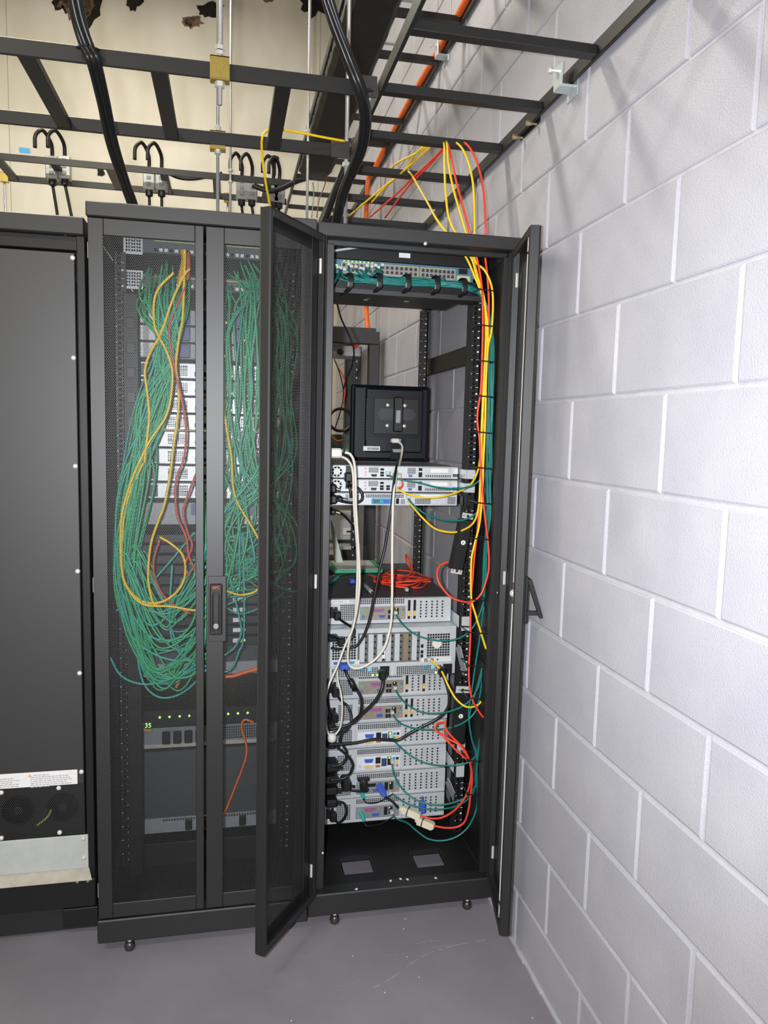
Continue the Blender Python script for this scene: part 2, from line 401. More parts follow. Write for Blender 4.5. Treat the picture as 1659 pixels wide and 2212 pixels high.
# ceiling fixtures (above the frame)
for (l, k) in FIX:
    t = thing('ceiling_light', 'long fluorescent ceiling fixture hanging above the racks', 'light', (l[0], l[1], l[2]), group='hanging fluorescent fixtures')
    MB().box(-.62, .62, -.14, .14, .02, .08, .01).build('housing', WHITEP, t, local=True)
    for s in (-.07, .07): MB().cyl((-.58, s, .0), (.58, s, .0), .013, 10).build('tube', mat('fluorescent_tube', (1, .95, .82), .4, emit=3), t, local=True)
    for s in (-.5, .5): MB().cyl((s, 0, .08), (s, 0, 4.95-l[2]), .004, 6).build('hanger', GALV, t, local=True)

# ================================================================== RACKS
RX0, RX1, RY0 = -.597, -.004, .571     # open rack
MX0, MX1, MY0 = -1.192, -.600, .553    # closed rack
ZT, DZ0, DZ1 = 2.062, .113, 2.020
DEPTH = 1.07
def rack_frame(t, x0, x1, y0, left_panel=False):
    y1 = y0+DEPTH
    # roof with a lip, open slot for cables near the rear
    MB().box(x0+.002, x1-.002, y0+.15, y1-.02, ZT-.012, ZT, .002).build('roof_panel', BLK, t)
    MB().box(x0, x1, y0+.002, y0+.045, DZ1+.004, ZT, .003).build('top_beam', BLK, t)
    MB().box(x0, x1, y0+.002, y0+.05, .036, .104, .003).build('base_beam', BLK, t)
    MB().box(x0, x1, y1-.05, y1, DZ1, ZT, .003).build('far_top_beam', BLK, t)
    MB().box(x0, x1, y1-.05, y1, .036, .104, .003).build('far_base_beam', BLK, t)
    for (a, b_) in ((x0, x0+.026), (x1-.026, x1)):
        MB().box(a, b_, y0+.03, y0+.085, .104, DZ1+.01, .002).build('corner_post', BLK, t)
        MB().box(a, b_, y1-.075, y1-.02, .104, DZ1, .002).build('corner_post', BLK, t)
        MB().box(a, b_, y0+.05, y1-.05, ZT-.05, ZT-.014, .002).build('top_side_rail', BLK, t)
        MB().box(a, b_, y0+.05, y1-.05, .04, .10, .002).build('base_side_rail', BLK, t)
    for (fx, fy) in ((x0+.085, y0+.018), (x1-.085, y0+.018), (x0+.085, y1-.06), (x1-.085, y1-.06)):
        f = MB().lathe([(.006, .0), (.013, .002), (.0155, .010), (.013, .020), (.008, .026)], (fx, fy, 0), 'z', 14).build('levelling_foot', mat('foot_steel', (.08, .08, .08), .3, .7), t, smooth=True)
        MB().cyl((fx, fy, .02), (fx, fy, .045), .006, 8).build('stem', CHROME, f)
def mount_rail(t, x, side, y, holes=True):
    """L-shaped mounting rail with square holes and unit marks; side=+1 right, -1 left"""
    z0, z1 = .135, 1.985; xa, xb = (x, x+.034) if side > 0 else (x-.034, x)
    b = MB(); b.box(xa, xa+.010, y, y+.003, z0, z1); b.box(xb-.014, xb, y, y+.003, z0, z1)
    u = .01482; n = int((z1-z0)/u)
    for i in range(n+1): b.box(xa+.010, xb-.014, y, y+.003, z0+i*u, min(z1, z0+i*u+.0055))
    xr = xb-.003 if side > 0 else xa
    b.box(xr, xr+.003, y, y+.05, z0, z1)
    r = b.build('mounting_rail', BLK2, t)
    q = MB(); zz = z0+.02
    while zz < z1-.02:
        q.box(xb-.012, xb-.006, y-.0006, y, zz, zz+.005); q.box(xa+.004, xa+.0085, y-.0006, y, zz+.021, zz+.0225); q.box(xb-.012, xb-.004, y-.0006, y, zz+.0222, zz+.0237)
        zz += .04445
    q.build('unit_marks', LABELW, r, kind='stuff')
    return r

rackR = thing('server_rack', 'black server rack with both mesh doors swung open beside the block wall', 'rack', ((RX0+RX1)/2, RY0+DEPTH/2, 0))
rack_frame(rackR, RX0, RX1, RY0)
XC = (RX0+RX1)/2
for sd in (-1, 1):
    mount_rail(rackR, XC + sd*.2254, sd, .80)
    mount_rail(rackR, XC + sd*.2254, sd, 1.47)
# right side braces, visible against the wall
for z in (1.735, .40): MB().box(RX1-.02, RX1-.004, .70, 1.60, z, z+.065, .002).build('side_brace', BLK2, rackR)
for z in (1.735, .40): MB().box(RX0+.004, RX0+.02, .70, 1.60, z, z+.065, .002).build('side_brace', BLK2, rackR)
# vertical cable channel between rail and post
MB().box(RX1-.052, RX1-.028, .90, .906, .10, 2.0).build('cable_channel', BLK2, rackR)
MB().box(RX1-.026, RX1-.022, .655, .935, .10, 2.01).build('channel_side', BLK2, rackR)
# rack floor plate with two cut-outs
b = MB(); zf = .085
xs = [RX0+.03, -.475, -.365, -.235, -.125, RX1-.03]; ys = [RY0+.06, .69, .79, .88, RY0+DEPTH-.05]
for i in range(5):
    for j in range(4):
        if i in (1, 3) and j == 1: continue
        b.box(xs[i], xs[i+1], ys[j], ys[j+1], zf, zf+.003)
b.build('floor_plate', BLK2, rackR)
for (i0, i1) in ((1, 2), (3, 4)):
    q = MB(); q.box(xs[i0], xs[i0]+.004, ys[1], ys[2], zf-.012, zf+.004); q.box(xs[i1]-.004, xs[i1], ys[1], ys[2], zf-.012, zf+.004); q.box(xs[i0], xs[i1], ys[2]-.004, ys[2], zf-.012, zf+.004)
    q.build('cutout_lip', BLK, rackR)
# door frame inside the opening, door switch, screws
MB().box(RX0+.026, RX1-.026, RY0+.05, RY0+.062, 2.012, 2.03, .002).build('door_stop', BLK, rackR)
s_ = P(918, 527, y=RY0); MB().lathe([(.005, -.006), (.005, .0), (.003, .001)], s_, 'y', 10).build('latch_pin', CHROME, rackR, smooth=True)
MB().box(P(1076, 900, y=RY0+.03).x, RX1-.026, RY0+.03, RY0+.05, .104, 2.012, .002).build('door_jamb', BLK, rackR)
MB().box(RX0+.026, P(713, 1000, y=RY0+.05).x, RY0+.03, RY0+.05, .104, 2.012, .002).build('door_jamb', BLK, rackR)
for (u, v) in ((697, 1842), (1092, 1160), (1092, 1190), (1075, 1280)):
    p = P(u, v, y=RY0+.028); MB().lathe([(.0035, 0), (.0035, -.003), (.002, -.004)], p, 'y', 8).build('screw', CHROME, rackR)
for z in (.20, 1.07, 1.93):
    for x in (RX0+.008, RX1-.008):
        MB().cyl((x, RY0+.004, z-.025), (x, RY0+.004, z+.025), .005, 8).build('hinge_pin', CHROME, rackR)

def rack_door(t, hinge, ang, s, lock, perf=PERF, camm=BLK2, inset=.034):
    """split mesh door. local X runs from the hinge to the free edge, inner face towards local s*Y"""
    d = bpy.data.objects.new('door', None); col.objects.link(d); d.parent = t
    d.location = Vector(hinge) - Vector(t.location); d.rotation_euler = (0, 0, ang)
    W = .290; H = DZ1-DZ0; T = .028; fs = .047 if lock else .022; hs = .040
    def Yb(a, c): return (a*s, c*s)
    def bx(b, x0, x1, ya, yb, z0, z1, c=.0015): b.box(x0, x1, min(ya*s, yb*s), max(ya*s, yb*s), z0, z1, c)
    f = MB()
    bx(f, .002, hs, 0, .003, 0, H); bx(f, W-fs, W, 0, .003, 0, H); bx(f, hs, W-fs, 0, .003, 0, .042); bx(f, hs, W-fs, 0, .003, H-.042, H)   # skin
    bx(f, .002, .006, .003, T, 0, H); bx(f, W-.004, W, .003, T, 0, H); bx(f, .006, W-.004, .003, T, 0, .004); bx(f, .006, W-.004, .003, T, H-.004, H)
    bx(f, .006, .022, T-.003, T, .004, H-.004); bx(f, W-.016, W-.004, T-.003, T, .004, H-.004)          # inner returns
    bx(f, .022, W-.016, T-.003, T, .004, .022); bx(f, .022, W-.016, T-.003, T, H-.022, H-.004)
    f.build('door_frame', BLK, d, local=True)
    MB().quad((hs, .0015*s, .042), (W-fs, .0015*s, .042), (W-fs, .0015*s, H-.042), (hs, .0015*s, H-.042)).build('mesh_panel', perf, d, local=True)
    for z in (.08, H/2, H-.08):
        MB().cyl((.004, .010*s, z-.02), (.004, .010*s, z+.02), .005, 8).build('hinge', CHROME, d, local=True)
    if lock:
        xr = W-inset; rm = CHROME if inset > .05 else BLK2
        MB().cyl((xr, .020*s, .015), (xr, .020*s, .925), .0032, 8).build('lock_rod', rm, d, local=True)
        MB().cyl((xr+.006, .020*s, .985), (xr+.006, .020*s, H-.012), .0032, 8).build('lock_rod', rm, d, local=True)
        g = MB(); bx(g, xr-.006, xr+.016, .003, .020, .93, .98); g.build('lock_cam', camm, d, local=True)
        MB().lathe([(.010, .019*s), (.011, .024*s), (.006, .030*s), (.002, .031*s)], (xr+.005, 0, .955), 'y', 12).build('lock_knob', rm, d, smooth=True, local=True)
        for z in (.06, H-.06):
            g = MB(); bx(g, xr-.008, W-.016, .014, .024, z, z+.006); g.build('rod_guide', BLK2, d, local=True)
    return d
doorL = rack_door(rackR, (RX0+.003, RY0, DZ0), math.atan2(-.235, -.167), 1, False, PERF2)
doorR = rack_door(rackR, (RX1-.003, RY0, DZ0), math.atan2(-.282, -.060), -1, True, PERF2, STEEL, .062)
# open swing handle on the outside of the right-hand door
def swing_handle(d, s, W, z0, opened):
    xm = W-.024
    pl = MB().box(xm-.017, xm+.017, -.010*s, 0, z0, z0+.125, .003).build('handle_plate', PLAST, d, local=True)
    if opened:
        h = MB(); h.v = []; a = Vector((xm, -.008*s, z0+.115)); e = Vector((xm, -.045*s, z0+.012))
        dirn = (e-a).normalized(); nrm = Vector((0, dirn.z*s, -dirn.y*s))
        h.poly([a+Vector((-.010, 0, 0)), a+Vector((.010, 0, 0)), e+Vector((.010, 0, 0)), e+Vector((-.010, 0, 0))], nrm*.009); h.build('handle_lever', PLAST, d, local=True)
        h = MB(); h.box(xm-.006, xm+.006, -.040*s, -.006*s, z0+.020, z0+.030); h.build('handle_strut', PLAST, d, local=True)
    return pl
swing_handle(doorR, -1, .290, .885, True)

rackM = thing('server_rack', 'closed black server rack with mesh double doors full of green patch cables', 'rack', ((MX0+MX1)/2, MY0+DEPTH/2, 0))
rack_frame(rackM, MX0, MX1, MY0)
XM = (MX0+MX1)/2
for sd in (-1, 1):
    mount_rail(rackM, XM + sd*.2254, sd, .77); mount_rail(rackM, XM + sd*.2254, sd, 1.43)
MB().box(MX0+.001, MX0+.003, MY0+.05, MY0+DEPTH-.04, .10, 2.0).build('side_panel', BLK, rackM)
MB().box(MX1-.003, MX1-.001, MY0+.05, MY0+DEPTH-.04, .10, 2.0).build('side_panel', BLK, rackM)
MB().box(MX0+.03, MX1-.03, MY0+.06, MY0+DEPTH-.05, .085, .088).build('floor_plate', BLK2, rackM)
dA = rack_door(rackM, (MX0+.003, MY0, DZ0), 0, 1, False)
dB = rack_door(rackM, (MX1-.003, MY0, DZ0), math.pi, -1, True)
# closed handle with its red maker's mark
hx = .290-.024; hz = .885-.075
pl = MB().box(hx-.030, hx+.018, 0, .0035, hz-.02, hz+.165, .001).build('handle_back_plate', BLK, dB, local=True)
hp = MB().box(hx-.0205, hx+.0145, .002, .0115, hz, hz+.145, .004).build('handle_escutcheon', mat('handle_brown_black', (.028, .024, .022), .35), dB, local=True)
r_ = MB(); cx = hx-.003; pts = []
for i in range(24):
    a = 2*math.pi*i/24; pts.append(Vector((cx+.0095*math.cos(a), .0125, hz+.066+.0095*math.sin(a)+(.045 if math.sin(a) > 0 else -.045))))
r_.tube(pts, .0016, 6, closed=True).build('lever_rim', PLAST, hp, local=True, smooth=True)
MB().box(cx-.007, cx+.007, .0105, .0135, hz+.022, hz+.112, .004).build('lever', mat('lever_grey', (.03, .031, .033), .35), hp, local=True)
MB().lathe([(.0075, .0125), (.0075, .015), (.005, .016)], (cx, 0, hz+.026), 'y', 14).build('key_lock', GREYP, hp, local=True)
text('APC', .0105, mat('red_mark', (.75, .08, .05), .5, emit=.0), hp, (cx, .0128, hz+.134), (math.pi/2, 0, math.pi))

# ------------------------------------------------------------------ left unit
LX1, LY = -1.213, .655
unit = thing('cooling_unit', 'black cabinet with solid charcoal panel, warning label and pale grey bottom plate', 'cabinet', (-1.55, LY+.5, 0))
LX0 = -1.92
MB().box(LX0, LX1, LY, LY+.05, 1.998, 2.045, .003).build('top_beam', BLK, unit)
MB().box(LX0, LX1, LY+.05, LY+1.0, 2.02, 2.045, .002).build('roof_panel', BLK, unit)
MB().box(LX0, LX1, LY+.022, LY+.05, 1.96, 1.998, .002).build('top_strip', BLK2, unit)
MB().box(LX1-.022, LX1, LY+.010, LY+.06, .08, 1.998, .002).build('side_post', BLK2, unit)
MB().box(LX0, LX0+.022, LY+.010, LY+.06, .08, 1.998, .002).build('side_post', BLK2, unit)
MB().box(LX0+.01, LX1-.0, LY+.1, LY+1.0, .08, 2.02).build('carcass', BLK2, unit)
pz = P(100, 1700, y=LY).z; pan_t = 1.952
MB().box(LX0+.026, LX1-.026, LY+.008, LY+.018, pz, pan_t, .002).build('access_panel', PANEL, unit)
pz2 = P(100, 1812, y=LY).z
MB().box(LX0+.026, LX1-.026, LY+.011, LY+.019, pz2, pz-.002, .002).build('lower_panel', PERFD, unit)
MB().box(LX0+.03, LX1-.03, LY+.03, LY+.095, pz2, pz-.01).build('fan_tray', BLK2, unit)
pz3 = P(100, 1885, y=LY).z
MB().box(LX0+.02, LX1-.018, LY+.006, LY+.012, pz3, pz2-.001, .001).build('bottom_plate', PLATE, unit)
MB().poly([(LX0+.02, LY+.012, pz3), (LX0+.02, LY-.022, pz3-.022), (LX1-.004, LY-.022, pz3-.022), (LX1-.018, LY+.012, pz3)], (0, .004, -.003)).build('bottom_lip', BGLIP, unit)
MB().box(LX0, LX1+.004, LY-.01, LY+.05, .095, pz3-.026, .003).build('base_beam', BLK2, unit)
MB().box(LX0, LX1, LY+.015, LY+.9, .012, .095, .003).build('plinth', BLK, unit)
MB().box(LX1-.09, LX1+.008, LY-.004, LY+.014, .03, .088, .002).build('plinth_bracket', BLK2, unit)
for fx in (LX0+.05, LX1-.05): MB().lathe([(.018, 0), (.02, .006), (.008, .014)], (fx, LY+.06, 0), 'z', 12).build('levelling_foot', BLK2, unit)
for (u, v) in ((157, 557), (159, 773), (163, 1007), (168, 1234), (172, 1454), (176, 1667), (127, 1702), (3, 1712), (129, 1798), (3, 1810)):
    MB().lathe([(.0068, .002), (.0068, -.002), (.005, -.0045), (.002, -.0055)], P(u, v, y=LY+.008), 'y', 12).build('panel_screw', mat('white_screw', (.78, .76, .70), .35, .2), unit, smooth=True)
for (u, v) in ((180, 1812), (181, 1853)):
    MB().lathe([(.006, .002), (.006, -.002), (.003, -.004)], P(u, v, y=LY+.006), 'y', 10).build('plate_screw', CHROME, unit, smooth=True)
for (u, v) in ((141, 506), (166, 507), (167, 1905), (190, 1903)):
    MB().lathe([(.004, .002), (.004, -.002), (.002, -.003)], P(u, v, y=LY+.02 if v < 600 else LY-.010), 'y', 8).build('small_screw', GREYP, unit)
la = P(167, 1662, y=LY+.0078); lb = P(167, 1690, y=LY+.0078)
lab = MB().box(LX0+.04, la.x, LY+.0068, LY+.0079, lb.z-.004, la.z, 0).build('warning_label', LABELW, unit)
ink = MB(); rnd = random.Random(5)
for cxl in (.0, -.145, -.29, -.435):
    x1 = la.x-.008+cxl; x0 = x1-.118
    for k in range(7):
        ln = x1-rnd.uniform(0, .02) if k not in (0, 6) else x0+.05
        zz = la.z-.008-k*.0058
        xx = x0 + (.008 if k == 0 else 0)
        while xx < ln-.003:
            wd = rnd.uniform(.004, .012); ink.box(xx, min(ln, xx+wd), LY+.0063, LY+.0069, zz-.0023, zz); xx += wd+.0022
ink.build('print', mat('grey_print', (.38, .38, .40), .7), lab, kind='stuff')
tri = MB()
for cxl in (.0, -.145, -.29, -.435):
    x0 = la.x-.126+cxl; zz = la.z-.010
    tri.poly([(x0-.006, LY+.0063, zz-.003), (x0+.004, LY+.0063, zz-.003), (x0-.001, LY+.0063, zz+.005)], (0, .0005, 0))
tri.build('warning_sign', mat('warning_orange', (.8, .4, .25), .6), lab)
# fan tray contents seen dimly behind the dark mesh
for i in range(5):
    x = LX1-.09-i*.12
    MB().lathe([(.045, .0), (.045, .012), (.012, .012), (.012, -.004)], (x, LY+.03, (pz+pz2)/2), 'y', 16).build('fan', PLAST, unit)
MB().tube(smooth_path([(LX1-.16, LY+.024, pz2+.03), (LX1-.13, LY+.022, pz2+.055), (LX1-.12, LY+.024, pz2+.075)]), .003).build('fan_wire', mat('olive_wire', (.5, .5, .1), .5), unit, smooth=True)

# ================================================================== OVERHEAD LADDERS
def ladder(name, label, a, bq, along, z, rail_h=.038, rails=(0, 1), rungs=(), rung_w=.030, rung_h=.022, r_from=None):
    """along='x': rails run in x at y=a and y=bq ; along='y': rails run in y at x=a and x=bq. r_from=(start,end)"""
    s0, s1 = r_from; t = thing(name, label, 'cable ladder', (((s0+s1)/2, (a+bq)/2, z) if along == 'x' else ((a+bq)/2, (s0+s1)/2, z)), group=None)
    th = .0095
    for q, d in ((a, 1), (bq, -1)):
        y0, y1 = (q, q+th*d) if d > 0 else (q-th, q)
        b = MB()
        if along == 'x': b.box(s0, s1, y0, y1, z, z+rail_h, .0015)
        else: b.box(y0, y1, s0, s1, z, z+rail_h, .0015)
        b.build('side_rail', LADB, t)
    for r in rungs:
        b = MB()
        if along == 'x': b.box(r-rung_w/2, r+rung_w/2, a+th, bq-th, z+.002, z+.002+rung_h, .0015)
        else: b.box(a+th, bq-th, r-rung_w/2, r+rung_w/2, z+.002, z+.002+rung_h, .0015)
        b.build('rung', LADB, t)
    return t
ZL, ZU = 2.355, 2.965
lad1 = ladder('cable_ladder', 'black cable ladder running along the block wall over the open rack', -.458, -.008, 'y', ZL, rungs=[.145+i*.3035 for i in range(-2, 6)], r_from=(-.65, 1.95))
lad3 = ladder('cable_ladder', 'black cable ladder crossing above the closed rack, butted to the wall ladder', .470, .925, 'x', ZL, rungs=[-.700-i*.3035 for i in range(0, 4)], r_from=(-1.95, -.462), rung_w=.040)
lad2 = ladder('cable_ladder', 'upper black cable ladder against the block wall carrying the orange conduit', -.455, -.008, 'y', ZU, rungs=[1.235+i*.3048 for i in range(-4, 9)], r_from=(-.2, 3.95))
lad4 = ladder('cable_ladder', 'far black cable ladder with plugs hanging from it near the drywall', 3.215, 3.61, 'x', ZU, rungs=[-.905-i*.302 for i in range(-1, 6)], r_from=(-2.75, -.462), rung_w=.045)
tagp = P(53, 325, y=3.214); MB().box(tagp.x-.028, tagp.x+.028, 3.211, 3.2148, tagp.z-.014, tagp.z+.014).build('blue_tag', BLUET, lad4)
# splice plates where the crossing ladder meets the wall ladder
for y in (.458, .905): MB().box(-.520, -.462, y, y+.006, ZL-.006, ZL+.046, .001).build('splice_plate', mat('dark_bright_steel', (.12, .12, .12), .3, .7), lad3)
# wall clamps
def wall_clamp(lbl, u, v, z):
    p = P(u, v, x=-.02)
    t = thing('ladder_clamp', lbl, 'clamp', (-.012, p.y, z))
    m_ = mat('zinc_clamp', (.60, .66, .66), .4, .4, .05, 60)
    MB().box(-.001, -.0035, p.y-.030, p.y+.030, z-.03, z+.055, .001).build('wall_plate', m_, t)
    MB().box(-.040, -.001, p.y-.022, p.y+.022, z-.010, z-.004, .001).build('saddle', m_, t)
    MB().box(-.044, -.0385, p.y-.022, p.y+.022, z-.010, z+.046, .001).build('hook', m_, t)
    bo = MB().cyl((-.062, p.y+.008, z+.036), (-.038, p.y+.008, z+.036), .004, 8).build('bolt', CHROME, t)
    MB().lathe([(.008, -.066), (.008, -.060)], (0, p.y+.008, z+.036), 'x', 6).build('bolt_head', CHROME, bo)
    return t
wall_clamp('zinc clamp holding the lower wall ladder to the block wall', 1222, 200, ZL)
wall_clamp('zinc clamp under the upper wall ladder beside the orange conduit', 955, 115, ZU)
t = thing('splice_bracket', 'dark splice bracket bolted under the lower wall ladder rail', 'bracket', P(1125, 285, x=-.03))
pc = P(1125, 285, x=-.03)
MB().box(-.004, -.001, pc.y-.07, pc.y+.07, ZL-.008, ZL+.03, .001).build('plate', LADB, t)
for dy in (-.05, .05): MB().lathe([(.007, -.034), (.007, -.026), (.003, -.014), (.003, -.004)], (0, pc.y+dy, ZL-.006), 'x', 6).build('bolt', mat('brass_bolt', (.4, .35, .2), .35, .7), t)

# hanging rods with brackets
def rod(label, x, y, z0, z1, r, brackets=(), nuts=(), m=GALV, sleeve=None):
    t = thing('threaded_rod', label, 'rod', (x, y, z0))
    MB().cyl((x, y, z0), (x, y, z1), r, 8).build('rod', m, t, smooth=True)
    for n_ in nuts: MB().lathe([(r*2.1, -.006), (r*2.1, .006)], (x, y, n_), 'z', 6).build('nut', CHROME, t)
    if sleeve: MB().cyl((x, y, sleeve), (x, y, z1), r*1.25, 10).build('sleeve', GALV, t, smooth=True)
    for (z, y2) in brackets:
        g = MB(); d = 1 if y2 > y else -1
        g.box(x-.024, x+.024, y-.012, y-.0095, z-.004, z+.050, .001)
        g.box(x-.024, x+.024, y-.012, y+.018, z-.0055, z-.0015, .001); g.box(x-.024, x+.024, y-.012, y+.018, z+.046, z+.050, .001)
        g.build('bracket', GOLD, t)
    return t
rod('steel rod with square gold bracket gripping the crossing ladder front rail', -.857, .462, 2.06+.23, 4.95, .006, brackets=((ZL-.004, 1),), nuts=(ZL-.018, ZL+.056, ZL+.066), sleeve=ZL+.075)
rod('steel rod with gold bracket at the crossing ladder back rail', -.868, .938, 2.08, 4.95, .005, brackets=((ZL-.004, 1),), nuts=(ZL-.014, ZL+.054))
x5 = P(498, 300, y=3.20).x
rod('thin steel rod beside the far ladder, rising to the ceiling', x5, 3.195, 2.1, 4.95, .007, nuts=(ZU-.012, ZU+.052))
x6 = P(666, 250, y=2.2).x
rod('thin steel rod standing alone behind the crossing ladder', x6, 2.2, 2.0, 4.95, .0065, nuts=(P(662, 283, y=2.2).z,))
x7 = P(750, 250, y=.95).x
rod('pale steel rod at the corner where two ladders meet', x7, .95, 2.1, 4.95, .0062, nuts=(ZL-.01, ZL+.05, 2.27))
x8 = P(12, 400, y=3.62).x
rod('far steel rod with small gold bracket under the blue tagged ladder', x8, 3.60, 2.1, ZU+.05, .007, brackets=((ZU-.004, 1),))
x9 = P(492, 425, y=3.625).x
rod('short far steel rod with gold bracket at the plug ladder back rail', x9, 3.625, 2.2, ZU+.05, .007, brackets=((ZU-.004, 1),))

# black trunk under the upper wall ladder
def sec(x0, x1, z0, z1, y): return [Vector((x0+.02, y, z0)), Vector((x1-.02, y, z0)), Vector((x1, y, z0+.02)), Vector((x1, y, z1)), Vector((x0, y, z1)), Vector((x0, y, z0+.02))]
b = MB(); ksec = []; yy = -.3; i = 0
while yy <= 2.90:
    e = max(0, (yy-2.70)/.20); w_ = .002*math.sin(i*2.1)
    s6 = sec(-.447+w_, -.272-w_, 2.905+.03*e*e, 2.96, yy); ksec.append(len(b.v)); b.v += [tuple(q) for q in s6]; yy += .05; i += 1
for k in range(len(ksec)-1):
    for j in range(6): b.f.append((ksec[k]+j, ksec[k]+(j+1) % 6, ksec[k+1]+(j+1) % 6, ksec[k+1]+j))
b.f.append(tuple(ksec[0]+j for j in range(6))); b.f.append(tuple(ksec[-1]+j for j in range(6)))
trunk = tag(b.build('overhead_duct', DUCTM), 'wide black cable duct slung under the upper wall ladder', 'duct')
for yy in (1.17, 1.47): # chrome strips imitate the bright reflection at the rung ends
    MB().box(-.268, -.20, yy, yy+.02, 2.9905, 2.994).build('rung_glint', CHROME, lad2)

# ================================================================== SERVERS
SW = .436
def grid(b, x0, x1, z0, z1, nx, nz, y=-.0016, fill=.70):
    px_ = (x1-x0)/nx; pz_ = (z1-z0)/nz; hx_ = px_*fill; hz_ = pz_*fill
    for i in range(nx):
        for j in range(nz):
            x = x0+i*px_+(px_-hx_)/2; z = z0+j*pz_+(pz_-hz_)/2
            b.quad((x, y, z), (x+hx_, y, z), (x+hx_, y, z+hz_), (x, y, z+hz_))
    return b
def dsub(b, cx, cz, w_, h, y0, y1, sl=.12):
    """D-sub connector outline"""
    b.poly([(cx-w_/2, y1, cz+h/2), (cx+w_/2, y1, cz+h/2), (cx+w_/2-w_*sl, y1, cz-h/2), (cx-w_/2+w_*sl, y1, cz-h/2)], (0, y0-y1, 0)); return b
def chassis(t, w_, h, d, lid=STEEL, body=STEEL):
    MB().box(-w_/2, w_/2, .0015, d, .0015, h-.0025, .001).build('chassis', body, t, local=True)
    MB().box(-w_/2-.0005, w_/2+.0005, .012, d, h-.0032, h-.001).build('lid', lid, t, local=True)
def inlet(t, x, z):
    p = MB().box(x-.0125, x+.0125, -.004, .003, z-.019, z+.019, .002).build('power_inlet', PLAST, t, local=True)
    for dz in (-.0165, .0165): MB().lathe([(.0022, -.0045), (.0012, -.0055)], (x, 0, z+dz), 'y', 8).build('inlet_screw', CHROME, p, local=True)
    return p
def jack(t, x, z, m, r=.0042):
    MB().lathe([(r, .0), (r, -.003), (r*.55, -.003), (r*.5, -.001)], (x, 0, z), 'y', 10).build('round_port', m, t, local=True)
def slots(t, xs, z0, z1, cards=(), lit=()):
    for i, x in enumerate(xs):
        if i in cards:
            c = MB().box(x-.0062, x+.0062, -.001, .004, z0, z1, .003).build('expansion_slot', HOLE, t, local=True)
            MB().box(x-.004, x+.004, -.0015, .0, z0+.012, z0+.030).build('card_edge', ORNP, c, local=True)
        else:
            c = MB().box(x-.0068, x+.0068, -.0012, .003, z0, z1, .0012).build('expansion_slot', STEEL, t, local=True)
            h = MB()
            for j in range(6): z = z0+.006+(z1-z0-.012)*j/5.5; h.box(x-.0026, x+.0026, -.0017, -.0011, z, z+.0055)
            h.build('slot_holes', HOLE if i not in lit else GREYP, c, local=True)
SLX = [.070, .0895, .1105, .130, .150, .168, .187]
